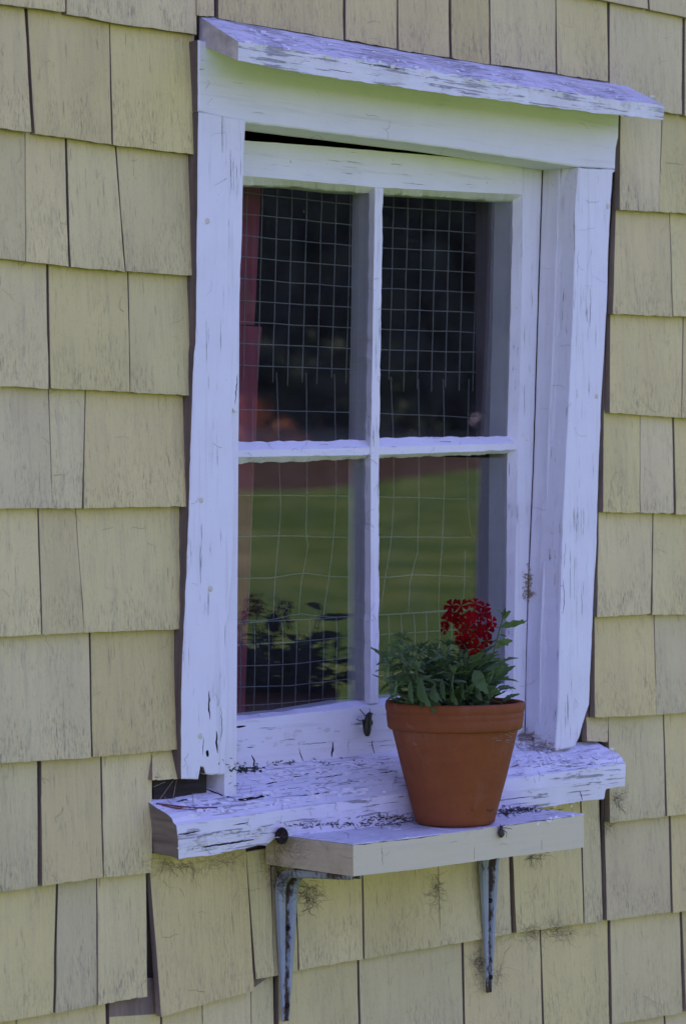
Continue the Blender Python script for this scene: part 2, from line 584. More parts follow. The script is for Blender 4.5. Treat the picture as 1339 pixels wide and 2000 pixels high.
M = dict(
    shingle=m_shingle(),
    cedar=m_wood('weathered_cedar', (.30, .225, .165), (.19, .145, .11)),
    gap=m_wood('unpainted_edge_gap_shadow', (.19, .145, .115), (.09, .07, .06)),  # unpainted casing edge, darkened to paint in the shadow of the gap
    grey_wood=m_wood('bare_grey_wood', (.25, .205, .15), (.13, .105, .08), axis='y', scale=1.2),
    dark_wood=m_wood('rotten_dark_wood', (.045, .036, .03), (.018, .015, .013), axis='x'),
    casing_z=m_white('white_casing_paint', 'z', .50),
    casing_x=m_white('white_head_paint', 'x', .34),
    cap=m_white('white_drip_cap_paint', 'x', .84, bare=(.33, .29, .305), dirt=.75, flake=.62, fine=330),
    cap_end=m_plain('weathered_end_grain', (.47, .43, .43), .85, .25, 60, .2, .002),
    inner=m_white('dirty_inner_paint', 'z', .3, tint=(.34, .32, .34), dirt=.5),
    lining=m_wood('shade_toned_inner_lining', (.13, .095, .11), (.075, .055, .07)),  # shade inside the opening is put into this dark purple colour
    sill=m_white('white_sill_paint', 'x', .74, bare=(.27, .235, .245), dirt=.45, flake=.62, fine=330),
    sash_x=m_white('white_sash_rail_paint', 'x', .46),
    sash_z=m_white('white_sash_stile_paint', 'z', .52),
    jamb=m_white('white_jamb_paint', 'z', .30, dirt=.35),
    putty=m_white('white_shelf_top_paint', 'x', .66, dirt=.35),
    shelf=m_white('cream_shelf_paint', 'x', .16, tint=(.60, .545, .34), dirt=.1),
    shelf_end=m_wood('tan_painted_end_grain', (.52, .44, .28), (.43, .36, .24), axis='y', scale=.7),
    glass=m_glass(),
    terracotta=m_terracotta(),
    bracket=m_bracket(),
    wire=m_plain('galvanised_wire', (.20, .20, .195), .5, .25, 200, .4, 0, 0),
    red_wood=m_wood('red_painted_wood', (.33, .065, .095), (.22, .042, .066), axis='z', rough=.6),
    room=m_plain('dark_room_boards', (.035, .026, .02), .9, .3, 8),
    soil=m_plain('potting_soil', (.035, .022, .015), .95, .5, 200, .1, .003),
    leaf=m_leaf('verbena_leaf', (.088, .158, .048), (.145, .215, .085)),
    stem=m_leaf('verbena_stem', (.085, .14, .05), (.11, .16, .06), .1),
    petal=m_leaf('red_petal', (.30, .004, .006), (.10, .002, .004), .15, .85, .06),
    web=m_plain('old_cobweb_dirt', (.085, .074, .064), .95, .3, 300, .05, 0),
    straw=m_plain('dry_straw', (.30, .23, .15), .8, .3, 300, .1, 0),
    needle=m_plain('rusty_pine_needle', (.16, .055, .045), .6, .3, 300, .2, 0),
    nest=m_plain('dark_brown_nest_wall', (.022, .015, .012), .9, .4, 260, .1, .002),
    bug=m_plain('grasshopper_skin', (.030, .032, .014), .5, .4, 260, .3, .0004),
    spider=m_plain('spider_skin', (.045, .036, .034), .6, .5, 500, .3, .0004),
    nail=m_plain('painted_nail_head', (.60, .55, .44), .8, .3, 900, .2, 0),
    lawn=m_ground(),
    mulch=m_plain('bark_mulch', (.085, .050, .038), .95, .5, 6, .1, .03),
    bark=m_plain('tree_bark', (.07, .05, .035), .95, .4, 12, .1, .02),
    needles=m_leaf('dark_tree_leaf', (.020, .034, .014), (.034, .05, .018), .15),
    rust_leaf=m_leaf('rust_orange_leaf', (.30, .10, .03), (.42, .15, .045), .3),
    roof=m_plain('roof_shingles', (.06, .058, .056), .9, .3, 20, .1, .01),
    flake=m_plain('loose_paint_flake', (.70, .69, .69), .7, .1, 200, .2, 0),
)

# ------------------------------------------------------------------ the ground, rising beyond the lawn
def ground_z(x, y):
    s = (x - y) / math.sqrt(2)
    if s < 4: return 0.0
    if s > 44: s = 44
    return 0.075 * (s - 4) - 0.04 * (1 - math.exp(-(s - 4)))

def ground_sheet():
    vs, fs = [], []
    ax = [-300, -150, -80, -50, -30, -18, -10, -5, 0] + [2 + 2 * i for i in range(30)] + [70, 100, 160, 300]
    ay = sorted([-v for v in ax])
    for y in ay:
        for x in ax:
            vs.append(Vector((x, y, ground_z(x, y) + .03 * noise.noise(Vector((x * .2, y * .2, 0))) - (.03 if abs(x) < 6 and abs(y) < 6 else 0))))
    n = len(ax)
    for j in range(len(ay) - 1):
        for i in range(n - 1):
            fs.append((j * n + i, j * n + i + 1, (j + 1) * n + i + 1, (j + 1) * n + i))
    o = link_mesh('lawn', vs, fs, M['lawn'], origin=Vector((0, 0, 0)), smooth=True)
    tag(o, 'sunlit green lawn mirrored in the lower window panes', None, kind='structure')
ground_sheet()

def su(s, u, dz=0.0):
    """Garden coordinates: s metres out along the mirrored line of sight, u metres across it."""
    x, y = (s + u) / math.sqrt(2), (-s + u) / math.sqrt(2)
    return Vector((x, y, ground_z(x, y) + dz))

def mulch_bed():
    vs, fs = [], []
    us = [-9 + .75 * i for i in range(25)]
    for u in us:
        # the bed's near edge swings away to one side
        near = 27.5 + (0 if u < .2 else (u - .2) * 2.6) + .25 * math.sin(u * 2.1)
        near = min(near, 37.5)
        for k in range(9):
            s = near + (39.5 - near) * k / 8
            vs.append(su(s, u, .07 + .05 * noise.noise(Vector((s, u, 0))) + (-.13 if k in (0, 8) else 0)))
    for i in range(len(us) - 1):
        for k in range(8):
            fs.append((i * 9 + k, (i + 1) * 9 + k, (i + 1) * 9 + k + 1, i * 9 + k + 1))
    o = link_mesh('mulch_bed', vs, fs, M['mulch'], origin=su(33, 0), smooth=True)
    tag(o, 'brown bark mulch bed mirrored in the window glass', None, kind='structure')
mulch_bed()

# ------------------------------------------------------------------ the house: room, roof, sheathing
HX0, HX1, HY1, HZ = -1.9, 2.3, 2.8, 2.55
house = empty('shingled_house', Vector((0, 0, 0)), 'pale yellow wood shingled house wall around the white window', 'house')

def boxmesh(name, x0, x1, y0, y1, z0, z1, mat, parent):
    v = [Vector((x, y, z)) for x in (x0, x1) for y in (y0, y1) for z in (z0, z1)]
    f = [(0, 1, 3, 2), (4, 6, 7, 5), (0, 4, 5, 1), (2, 3, 7, 6), (0, 2, 6, 4), (1, 5, 7, 3)]
    return link_mesh(name, v, f, mat, parent)

# opening in the sheathing, from the traced window frame
OX0 = W(480, 600, -.028).x - .02
OX1 = W(1128, 600, -.028).x + .012
OZ1 = W(800, 283, -.028).z + .03
OZ0 = W(700, 1500, .03).z - .05
SH = .0105
for a in ((HX0, OX0, SH, .075, .1, HZ), (OX1, HX1, SH, .075, .1, HZ), (OX0, OX1, SH, .075, .1, OZ0), (OX0, OX1, SH, .075, OZ1 + .05, HZ)):
    boxmesh('sheathing', *a, M['cedar'], house)
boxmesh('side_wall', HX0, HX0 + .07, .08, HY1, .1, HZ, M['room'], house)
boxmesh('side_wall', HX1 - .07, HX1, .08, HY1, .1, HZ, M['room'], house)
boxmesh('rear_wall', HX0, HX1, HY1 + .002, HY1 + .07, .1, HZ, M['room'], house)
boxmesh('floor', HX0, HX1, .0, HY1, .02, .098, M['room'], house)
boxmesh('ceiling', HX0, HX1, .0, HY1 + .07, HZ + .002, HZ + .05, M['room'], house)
rv = [Vector(p) for p in ((HX0 - .1, -.14, HZ + .01), (HX1 + .1, -.14, HZ + .01), (HX1 + .1, HY1 / 2, HZ + 1.0), (HX0 - .1, HY1 / 2, HZ + 1.0), (HX0 - .1, HY1 + .25, HZ + .01), (HX1 + .1, HY1 + .25, HZ + .01))]
rv += [p + Vector((0, 0, .06)) for p in rv]
link_mesh('roof', rv, [(0, 1, 2, 3), (3, 2, 5, 4), (6, 7, 8, 9), (9, 8, 11, 10), (0, 1, 7, 6), (4, 5, 11, 10), (0, 3, 9, 6), (3, 4, 10, 9), (1, 2, 8, 7), (2, 5, 11, 8)], M['roof'], house)

# ------------------------------------------------------------------ shingles, one by one
YB, YT = -.0185, -.009          # depth of a shingle's face at its butt and one course higher
REST = ([], [], [])             # shingles outside the picture, kept as one mesh

def shingle(bot, top, ext=1.0, cup=0.0, dy=0.0, whole=True, jag=.0009):
    """bot: world-plane pixel polyline of the butt, top: the pixel pair where the course above begins."""
    n = 14
    B = resample(line(bot, YB + dy), n)
    T = resample(line(top, YT + dy * .3), n)
    make_shingle(B, T, n, ext, cup, jag, whole)

def make_shingle(B, T, n, ext, cup, jag, whole=True):
    thick = .0088
    rows = []
    sd_ = random.uniform(0, 99)
    TS = (0, .22, .45, .7, 1.0)
    for i in range(n + 1):
        f = i / n
        c = cup * (4 * (f - .5) ** 2)
        b, t = B[i], T[i]
        d = t - b
        j = (nz(b, 330, sd_) + .9 * nz(b, 110, sd_)) * jag
        wob = .0012 * nz(b, 40, sd_)
        r = []
        for k, tt in enumerate(TS):
            p = b.lerp(t, tt) + Vector((0, (-c + wob) * (1 - tt), j if k == 0 else 0))
            if i in (0, n):
                p.x += .0011 * nz(b.lerp(t, tt), 45, sd_ + 3) + .0005 * nz(b.lerp(t, tt), 150, sd_ + 7)
            r.append(p)
        r[-1] = t + d.normalized() * .002
        r.append(t + d * ext + Vector((0, .0005, 0)))
        rows.append(r)
    q = len(TS) + 1
    verts, faces, mi = [], [], []
    for r in rows:
        verts += list(r)
    for r in rows:
        verts += [r[0] + Vector((0, thick, 0.0004)), r[-2] + Vector((0, thick * .7, 0)), r[-1] + Vector((0, .0012, 0))]
    o4 = q * (n + 1)
    for i in range(n):
        for k in range(q - 1):
            faces.append((i * q + k, (i + 1) * q + k, (i + 1) * q + k + 1, i * q + k + 1))
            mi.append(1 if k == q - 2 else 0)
        faces.append((i * q, o4 + i * 3, o4 + (i + 1) * 3, (i + 1) * q)); mi.append(1)  # bare cedar underside; its dark colour also paints the butt's shadow line
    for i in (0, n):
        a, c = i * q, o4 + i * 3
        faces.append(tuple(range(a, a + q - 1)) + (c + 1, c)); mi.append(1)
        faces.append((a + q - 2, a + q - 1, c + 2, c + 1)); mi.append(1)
    org = (B[0] + B[-1]) / 2
    org.z = min(p.z for p in B)
    if whole:
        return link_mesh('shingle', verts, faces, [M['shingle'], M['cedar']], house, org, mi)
    k = len(REST[0])
    REST[0].extend(verts); REST[1].extend(tuple(k + v for v in f) for f in faces); REST[2].extend(mi)

# butt lines of the courses, traced left and right of the window (photo pixels)
LB = [
    [(-200, -28), (0, 8), (124, 25), (242, 49), (385, 67), (520, 90)],
    [(-200, 222), (0, 250), (64, 259), (215, 281), (386, 301), (420, 306)],
    [(-200, 488), (0, 506), (134, 521), (249, 531), (376, 540), (420, 544)],
    [(-200, 745), (0, 754), (97, 759), (255, 766), (373, 773), (420, 775)],
    [(-200, 996), (0, 994.5), (161, 992), (370, 989), (420, 989)],
    [(-200, 1251), (0, 1244), (168, 1235), (363, 1228), (420, 1226)],
    [(-200, 1504), (0, 1489), (181, 1478), (351, 1463), (420, 1456)],
    [(-200, 1768), (0, 1744), (81, 1731.5), (198, 1715), (296, 1705), (420, 1688)],
    [(-200, 2029), (0, 1997), (107.5, 1978.5), (188, 1962), (286, 1945), (420, 1921)],
    [(-200, 2300), (0, 2255), (300, 2200), (600, 2120), (900, 2052), (1194, 2001), (1339, 1976), (1600, 1934)],
]
LTOP = [(-300, -290), (0, -243), (400, -180), (800, -100), (1339, 2), (1600, 45)]
RB = [
    [(1100, 190), (1187, 203), (1297, 220), (1339, 225), (1600, 270)],
    [(1100, 400), (1209, 410), (1339, 417), (1600, 449)],
    [(1100, 606), (1193, 612), (1339, 620), (1600, 640)],
    [(1100, 801), (1189, 805.5), (1339, 816), (1600, 825)],
    [(1100, 1001), (1171, 1001.5), (1339, 1004), (1600, 1004)],
    [(1100, 1208), (1162, 1206), (1270, 1199.5), (1339, 1198.6), (1600, 1188)],
    [(1100, 1407), (1144, 1403.5), (1279, 1397.5), (1339, 1392), (1600, 1370)],
    [(1100, 1618), (1192, 1606), (1339, 1590), (1600, 1556)],
    [(1100, 1812), (1182, 1799), (1339, 1778), (1600, 1738)],
]
def course(top, bot, ends, ext=1.0, z0=0.0):
    """ends: list of (left top x, left bottom x, right top x, right bottom x)."""
    for a, b, c, d in ends:
        dy = random.uniform(-.0012, .0009)
        tilt = random.uniform(-1.2, 1.2)
        n = 6
        bp = [(b + (d - b) * i / n, interp(bot, b + (d - b) * i / n) + tilt * 1.2 + z0) for i in range(n + 1)]
        shingle(bp, [(a, interp(top, a)), (c, interp(top, c))], ext, random.uniform(-.0006, .0014), dy)

def spans(l, joints, r):
    """left end (top, bottom), joints (top, bottom, gap), right end -> list of spans"""
    out, cur = [], l
    for t, b, g in joints:
        out.append((cur[0], cur[1], t - g / 2, b - g / 2))
        cur = (t + g / 2, b + g / 2)
    out.append((cur[0], cur[1], r[0], r[1]))
    return out

LEFT_END = [-62, -118, -84, -135, -70, -128, -52, -101, -140, -90]
LJ = [
    ([(128, 128, 5)], (381, 385)),
    ([(51, 65, 7), (214, 220, 1.6)], (379, 386)),
    ([(49.5, 50.5, 1.6), (129, 136, 4.5), (226, 244, 3.5)], (374.5, 377)),
    ([(93, 97, 5), (250, 254, 2.6)], (371, 373.5)),
    ([(95, 102, 2), (167, 162, 2.2)], (366, 370)),
    ([(74.6, 81.6, 3), (148, 165, 1.4)], (358, 362)),
    ([(175.5, 180, 4)], (353.5, 352)),
    ([(77, 79, 8.5)], (196, 201)),
    ([(112, 106, 5), (189, 190.5, 2)], (285, 286)),
]
for k in range(9):
    top = LTOP if k == 0 else LB[k - 1]
    l = LEFT_END[k]
    course(top, LB[k], spans((l, l + 3), *LJ[k]), ext=.95 if k else .5)
# the shingle cut round the end of the sill: a tall left part and a short part above the sill
t7 = LB[6]
shingle([(203, 1714), (250, 1710), (296, 1704)], [(199, interp(t7, 199)), (297, interp(t7, 297))], .95, .0006, -.0004)
shingle([(297.3, 1524), (348, 1521)], [(297.3, interp(t7, 297)), (350, interp(t7, 350))], .9, 0, -.0004)

RJ = [
    None,
    ((1211, 1209), [(1292, 1285, 1.8)], (1395, 1392)),
    ((1201.5, 1195), [(1306, 1312, 1.4)], (1420, 1418)),
    ((1191, 1189), [(1333, 1330, 2)], (1452, 1450)),
    ((1178, 1177), [(1249, 1249.5, 1.2), (1313, 1317, 4)], (1430, 1428)),
    ((1168, 1165), [(1274, 1271, 2)], (1390, 1392)),
    ((1160, 1161), [(1276, 1281, 2)], (1410, 1409)),
    None,
    ((1180, 1184), [(1306.5, 1310, 4)], (1440, 1438)),
]
for k in range(9):
    if RJ[k]:
        course(RB[k - 1], RB[k], spans(*RJ[k]), ext=.9)
course(LTOP, RB[0], spans((1190, 1190), [(1334, 1333, 5)], (1442, 1441)), ext=.5)
# beside the right end of the sill
shingle([(1190, 1606.5), (1240, 1601), (1297, 1595)], [(1187.5, 1401), (1293, interp(RB[6], 1293))], .5, .0008)
shingle([(1145, 1447), (1186.5, 1449)], [(1144, 1404), (1186.5, 1402)], .5, 0)
shingle([(1301, 1594), (1339, 1590), (1400, 1583)], [(1295.5, interp(RB[6], 1296)), (1398, interp(RB[6], 1398))], .9, .0006)
shingle([(385.4, 30), (418, 32)], [(382, interp(LTOP, 382)), (416, interp(LTOP, 416))], .5, 0, -.0002)
# the row resting on the drip cap
CAPTOP = [(416, 33), (433, 36), (672, 78), (775, 97), (877, 111.5), (955, 125), (1084, 143), (1187, 158), (1230, 166)]
course(LTOP, CAPTOP, spans((424, 427), [(672, 673, 5), (775, 776, 2), (877, 878, 5), (955, 956, 4), (1084, 1085, 2)], (1184, 1186)), ext=.5)
# below the sill: one slipped shingle and its neighbours (these run up under the sill)
shingle([(314, 1986), (400, 1961), (495, 1935)], [(291, 1672), (479, 1645)], .02, .0016, -.003)
C8 = [(499, 1913), (534, 1907), (574, 1896), (710, 1873), (839, 1851), (900, 1843), (966, 1830), (1009, 1823), (1138, 1804), (1178, 1799)]
C8T = [(480, 1668), (640, 1640), (800, 1622), (1000, 1588), (1180, 1552)]
course(C8T, C8, spans((481, 499), [(528, 535, 2.5), (575, 582, 1.4), (706, 709, 2.8), (854, 858.5, 2.2), (994, 1003, 8), (1133, 1138, 3)], (1168, 1176)), ext=.02)
# lowest course in the picture
T9 = [(-200, 2029), (0, 1997), (188, 1962), (206, 1958)]
course(T9, LB[9], spans((-90, -92), [(32, 34, 2)], (206, 210)), ext=.8)
shingle([(213, 2222), (312, 2196)], [(214, 1990), (313, 1984)], .35, .0004, .004)
T9b = [(316, 1984), (400, 1961), (495, 1935), (499, 1914), (574, 1896), (710, 1873), (839, 1851), (1009, 1823), (1182, 1799), (1339, 1778), (1600, 1738)]
course(T9b, LB[9], spans((317, 320), [(395, 397, 2), (490, 492, 1.4), (538, 541, 10), (699, 704, 4), (902.5, 906, 5), (1054, 1061, 3), (1188, 1192, 6), (1328, 1335, 5)], (1450, 1455)), ext=.55)

# wall beyond the picture: the same shingles in rough courses, as one mesh
def beyond():
    xl = lambda px, z: W(px, 1000, YB).x
    zs = []
    for k in range(-2, 16):
        if k < 0: z = 0.5 * (W(0, LB[0][1][1], YB).z + W(1339, 225, YB).z) + .1325 * (-k)
        elif k < 9: z = 0.5 * (W(0, interp(LB[k], 0), YB).z + W(1339, interp(RB[k], 1339), YB).z)
        else: z = zs[-1] - .133
        zs.append(z)
    ztop = zs[0] + .1325
    rr = random.Random(3)
    def run(x0, x1, z, zt, n=4):
        x = x0
        while x < x1 - .02:
            wd = min(rr.uniform(.075, .17), x1 - x)
            if x1 - x - wd < .03: wd = x1 - x
            a, b = x + .001, x + wd - rr.uniform(.001, .004)
            dz = rr.uniform(-.0015, .0015)
            B = [Vector((a + (b - a) * i / n, YB + rr.uniform(-.0006, .0006), z + dz)) for i in range(n + 1)]
            T = [Vector((a + (b - a) * i / n, YT, zt)) for i in range(n + 1)]
            make_shingle(B, T, n, .9, .0005, .0007, False)
            x += wd
    L_ = LEFT_END
    for i, z in enumerate(zs):
        k = i - 2
        zt = zs[i - 1] if i else ztop
        if k < 0 or k > 9:
            if k < 0 and zt > HZ: zt = min(zt, HZ)
            run(HX0, HX1, z, zt)
        else:
            xl_ = W(L_[k] - 2, interp(LB[min(k, 9)], L_[k]), YB).x
            rx = [1443, 1395, 1421, 1453, 1431, 1393, 1412, 1400, 1442, 1457][k]
            xr_ = W(rx, 1000, YB).x
            zl = W(L_[k], interp(LB[k], L_[k]), YB).z
            ztl = W(L_[k], interp(LTOP if k == 0 else LB[k - 1], L_[k]), YB).z
            run(HX0, xl_, zl, ztl)
            rb = RB[k] if k < 9 else LB[9]
            rt = LTOP if k == 0 else RB[k - 1]
            run(xr_, HX1, W(rx, interp(rb, rx), YB).z, W(rx, interp(rt, rx), YB).z)
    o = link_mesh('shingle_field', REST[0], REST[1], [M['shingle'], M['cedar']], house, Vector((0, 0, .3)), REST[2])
    o['kind'] = 'stuff'
beyond()

# ------------------------------------------------------------------ the window frame
YC = -.0255                       # front of the casing
YS = .032                        # front of the sash
YG = .046                        # glass
window = empty('window', W(760, 1540, -.06), 'white four pane window with cracked peeling paint in shingled wall', 'window')
window['kind'] = 'thing'

head = board('head_casing', [(388, 78), (1210, 212), (1209, 229), (1207.5, 266), (1203, 290), (1201, 330), (1127, 326), (870, 287.5), (480, 239), (388, 217.5)], YC, .010, M['casing_x'], window, side=M['gap'])
left_poly = [(389, 219), (480, 234.5), (476, 340), (473, 466), (466, 659), (465, 704), (465, 770), (466, 802), (460, 806), (455, 798), (454.6, 872), (457, 891), (459, 978), (454, 1104), (448, 1202), (441, 1222), (440.6, 1240), (443, 1300), (447, 1328), (445, 1384), (444, 1420), (441, 1475), (442, 1511), (433, 1513), (424, 1512), (412, 1514), (403, 1511), (399, 1499), (393, 1497), (388, 1522), (355, 1522), (354.7, 1464), (356.5, 1300), (363, 1178), (368, 1060), (374.7, 842), (380, 690), (383, 670), (386.5, 437), (388, 235)]
lc = board('side_casing', left_poly, YC - .001, .010, M['casing_z'], window, jit=.0008, cham=.0014, side=M['gap'])
crack(lc, [([(409, 1349), (408, 1380), (410, 1405)], 4.5, .012), ([(422.5, 1428), (423, 1450), (425, 1471)], 4.5, .012), ([(404, 1466), (406, 1478)], 9, .015),
           ([(464, 730), (459, 790)], 2.6, .006), ([(450, 290), (452, 360), (449, 380)], 1.6, .004), ([(398, 1440), (396, 1475)], 2.0, .006), ([(432, 1380), (433, 1425), (430, 1450)], 2.0, .005)], M['dark_wood'])
right_poly = [(1130, 327), (1201, 331.5), (1196, 338), (1192, 408), (1188, 480), (1186, 570), (1180, 690), (1174, 780), (1171, 870), (1166.5, 990), (1165, 1060), (1160.5, 1135), (1156, 1240), (1150, 1375), (1138, 1414), (1131, 1440), (1121.5, 1458), (1087, 1466), (1084, 1460), (1090, 1372), (1093, 1240), (1097.5, 1060), (1102, 960), (1111, 780), (1117, 645), (1123, 480), (1123, 410)]
rc = board('side_casing', right_poly, YC - .001, .010, M['casing_z'], window, jit=.0008, cham=.0014, side=None)
crack(rc, [([(1151, 560), (1153, 590), (1150, 640)], 1.8, .004), ([(1099, 1130), (1101, 1170), (1098, 1200)], 2.4, .006), ([(1104, 1060), (1100, 1110)], 1.6, .005), ([(1128, 490), (1127, 540)], 1.4, .004)], M['dark_wood'])

# sloping drip cap over the head casing
bt = [(389, 31), (433, 36), (672, 79), (877, 113), (1084, 144.5), (1220, 166)]
cap_top_b = line(bt, -.012)
cap_top_f = line([(466, 80), (594, 102), (840, 139), (1008, 166), (1175, 191), (1297, 206)], -.092)
cap_bot_f = line([(464, 117), (594, 144), (866, 183), (1100, 212), (1295, 235)], -.090)
cap_bot_b = [Vector((p.x, -.012, p.z)) for p in line([(389, 86), (800, 150), (1220, 218)], -.012)]
cap = loft('drip_cap', [cap_top_b, cap_top_f, cap_bot_f, cap_bot_b], 90, [M['cap'], M['cap_end'], M['dark_wood']], window, jit=.0010, rag={1: .0016, 2: .0011}, freq=50, midx=[0, 0, 0, 0, 1])
crack(cap, [([(700, 122), (800, 137)], 2, .003), ([(860, 136), (905, 147), (960, 152)], 2.6, .004), ([(1060, 172), (1130, 186)], 2.2, .004), ([(1180, 176), (1270, 200)], 2.4, .004), ([(520, 88), (560, 92)], 2.4, .004), ([(640, 135), (690, 143)], 1.6, .003)], M['dark_wood'])

# jambs, stops and head jamb
jf = line([(1129, 327), (1123, 410), (1123, 480), (1117, 645), (1111, 780), (1102, 960), (1097.5, 1060), (1093, 1240), (1090, 1372), (1084.5, 1458)], YC + .003)
jb = line([(1097, 324), (1091.5, 480), (1084, 690), (1076.5, 840), (1070.5, 1077), (1066, 1120), (1060, 1270), (1058.5, 1447)], .000)
loft('jamb', [jf, jb, off(jb, .02), off(jf, .015)], 50, M['jamb'], window, jit=.0003)
sb = line([(1060, 326), (1053, 536), (1042, 900), (1031, 1160), (1026.6, 1328), (1025, 1436)], YS - .0006)
jb2 = off(jb, -.0030, .0030)
loft('stop', [jb2, sb, off(sb, .02), off(jb2, .02)], 50, M['jamb'], window, jit=.0004)
xl = W(478, 600, YC).x
lj = [Vector((xl - .002, YC + .004, OZ1 + .03)), Vector((xl - .010, YC + .004, OZ0))]
loft('jamb', [lj, off(lj, 0, .105), off(lj, -.018, .105), off(lj, -.018)], 10, M['jamb'], window)
hj = line([(470, 238), (480, 239.5), (870, 288), (1127, 326.5)], YC + .004)
hb = off(hj, 0, .052)
loft('head_jamb', [hj, hb, off(hb, 0, 0, .014), off(hj, 0, 0, .014)], 40, M['jamb'], window, jit=.0003)

# the sill: sloping, rotten at its left end, broken along its lower edge
br_fb = line([(425, 1512), (444, 1507), (541, 1500), (653, 1483), (765, 1472), (998, 1438)], YS)
def sill_back(x):
    a, b = br_fb[1], br_fb[-1]
    return a.z + (b.z - a.z) * (x - a.x) / (b.x - a.x) + .0008
def sill():
    n = 190
    top_f = resample(line([(343, 1601), (500, 1580), (780, 1541), (1000, 1511), (1220, 1481)], -.058), n)
    bot_f = resample(line([(349, 1677), (420, 1669), (504, 1651), (520, 1650), (537, 1637), (560, 1634), (700, 1619), (780, 1606), (1042, 1580), (1147, 1562.5), (1179, 1561), (1181.5, 1541), (1219, 1535)], -.058), n)
    verts, faces, hole = [], [], set()
    zb0 = W(298, 1577, -.018).z
    m = 15
    for i in range(n + 1):
        f = i / n
        tf, bf = top_f[i], bot_f[i]
        x0 = tf.x
        rise = .0125
        prof = []
        back = .062 if .055 < f < .93 else -.004
        for k in range(10):
            g = k / 9
            y = -.058 + (back + .058) * g
            u_ = (y + .058) / (YS + .058)
            z = tf.z + (sill_back(x0) - tf.z) * (u_ if u_ < 1 else 1 + (u_ - 1) * .2) - .004 * (1 - min(1, g * 4)) ** 2
            prof.append([x0, y, z, g])
        pts = []
        for (x, y, z, g) in prof:
            p = Vector((x, y, z))
            a = .0011 if g > 0.05 else .0006
            z += a * nz(Vector((p.x * .35, p.y, 0)), 150, 2) + .0014 * nz(Vector((p.x * .5, p.y, 0)), 45, 8) * (1 if g > .1 else .3)
            # long flaked trough behind the front edge
            tr = abs(y + .034 + .004 * nz(Vector((x, 0, 0)), 30, 4)) / .004
            if tr < 1 and nz(Vector((x, 0, 0)), 14, 6) > -.05:
                z -= .0022 * (1 - tr)
            pts.append(Vector((x, y, z)))
        fr = Vector((bf.x, -.058, bf.z + .0006 * nz(bf, 200, 1) + .0006 * nz(bf, 70, 1)))
        mid = tf.lerp(fr, .5) + Vector((0, -.0012 + .0011 * nz(tf, 45, 12), 0))
        q1 = tf.lerp(fr, .14) + Vector((0, -.0006, 0))
        pts[0] += Vector((0, .0035, .0006))
        ring = [fr, mid, q1] + pts + [Vector((bf.x, back, bf.z + .003)), Vector((bf.x, -.05, bf.z + .001))]
        m = len(ring)
        verts += ring
    for i in range(n):
        for k in range(m):
            k2 = (k + 1) % m
            faces.append((i * m + k, (i + 1) * m + k, (i + 1) * m + k2, i * m + k2))
    mi = [2 if False else 0 for i in range(n) for k in range(m)]
    faces.append(tuple(range(m))); mi.append(1)
    faces.append(tuple(n * m + k for k in range(m))[::-1]); mi.append(0)
    return link_mesh('sill', verts, faces, [M['sill'], M['grey_wood'], M['dark_wood']], window, midx=mi)
sl = sill()
crack(sl, [([(373, 1658), (440, 1648), (504, 1638)], 4, .006), ([(343, 1630), (365, 1628), (392, 1622)], 3, .006), ([(579, 1555), (610, 1552), (642, 1546)], 5, .006),
           ([(519, 1531), (541, 1527)], 6, .005), ([(455, 1612), (485, 1606)], 2.4, .003), ([(556, 1520), (590, 1516)], 4, .004), ([(585, 1512), (640, 1507)], 3, .004), ([(740, 1510), (778, 1505)], 4, .005),
           ([(600, 1537), (655, 1528)], 2.2, .003), ([(998, 1497), (1030, 1490)], 4, .004), ([(1040, 1500), (1085, 1488)], 2.4, .003), ([(1150, 1475), (1170, 1488)], 3, .003), ([(1132, 1545), (1136, 1562)], 3, .006), ([(1000, 1560), (1040, 1556)], 1.8, .003),
           ([(302, 1552), (345, 1545), (392, 1538)], 27, .022), ([(388, 1536), (415, 1546), (440, 1556), (475, 1562), (505, 1557), (535, 1550)], 10, .014), ([(345, 1566), (372, 1560)], 7, .006), ([(690, 1496), (760, 1487)], 3, .004), ([(620, 1520), (700, 1508)], 3, .004), ([(545, 1543), (590, 1537)], 2.4, .004), ([(660, 1530), (700, 1525)], 3, .004)], M['dark_wood'])
# rotten wood block, coloured dark as the shaded recess under the left casing
rb_t = line([(300, 1522), (345, 1514), (404, 1502)], -.0135)
rb_b = line([(300, 1562), (345, 1558), (404, 1548)], -.0115)
loft('rotten_recess_shade', [rb_t, rb_b, off(rb_b, 0, .03), off(rb_t, 0, .03)], 30, M['dark_wood'], window, jit=.003, freq=90)
# nail heads bleeding rust through the casing paint
def disc(name, px, py, y, r, mat, parent, h=.0008, n=14):
    c = W(px, py, y)
    v = [c + Vector((math.cos(a) * r, 0, math.sin(a) * r)) for a in [2 * math.pi * k / n for k in range(n)]]
    v2 = [c + Vector((math.cos(a) * r * .6, -h, math.sin(a) * r * .6)) for a in [2 * math.pi * k / n for k in range(n)]]
    f = [(k, (k + 1) % n, n + (k + 1) % n, n + k) for k in range(n)] + [tuple(range(n, 2 * n))]
    return link_mesh(name, v + v2, f, mat, parent)
for a, b in ((405, 432), (393, 977), (1186, 403), (1164, 774), (411, 1150), (391, 1438)):
    disc('nail_head', a, b, YC - .0012, .0034, M['nail'], window)

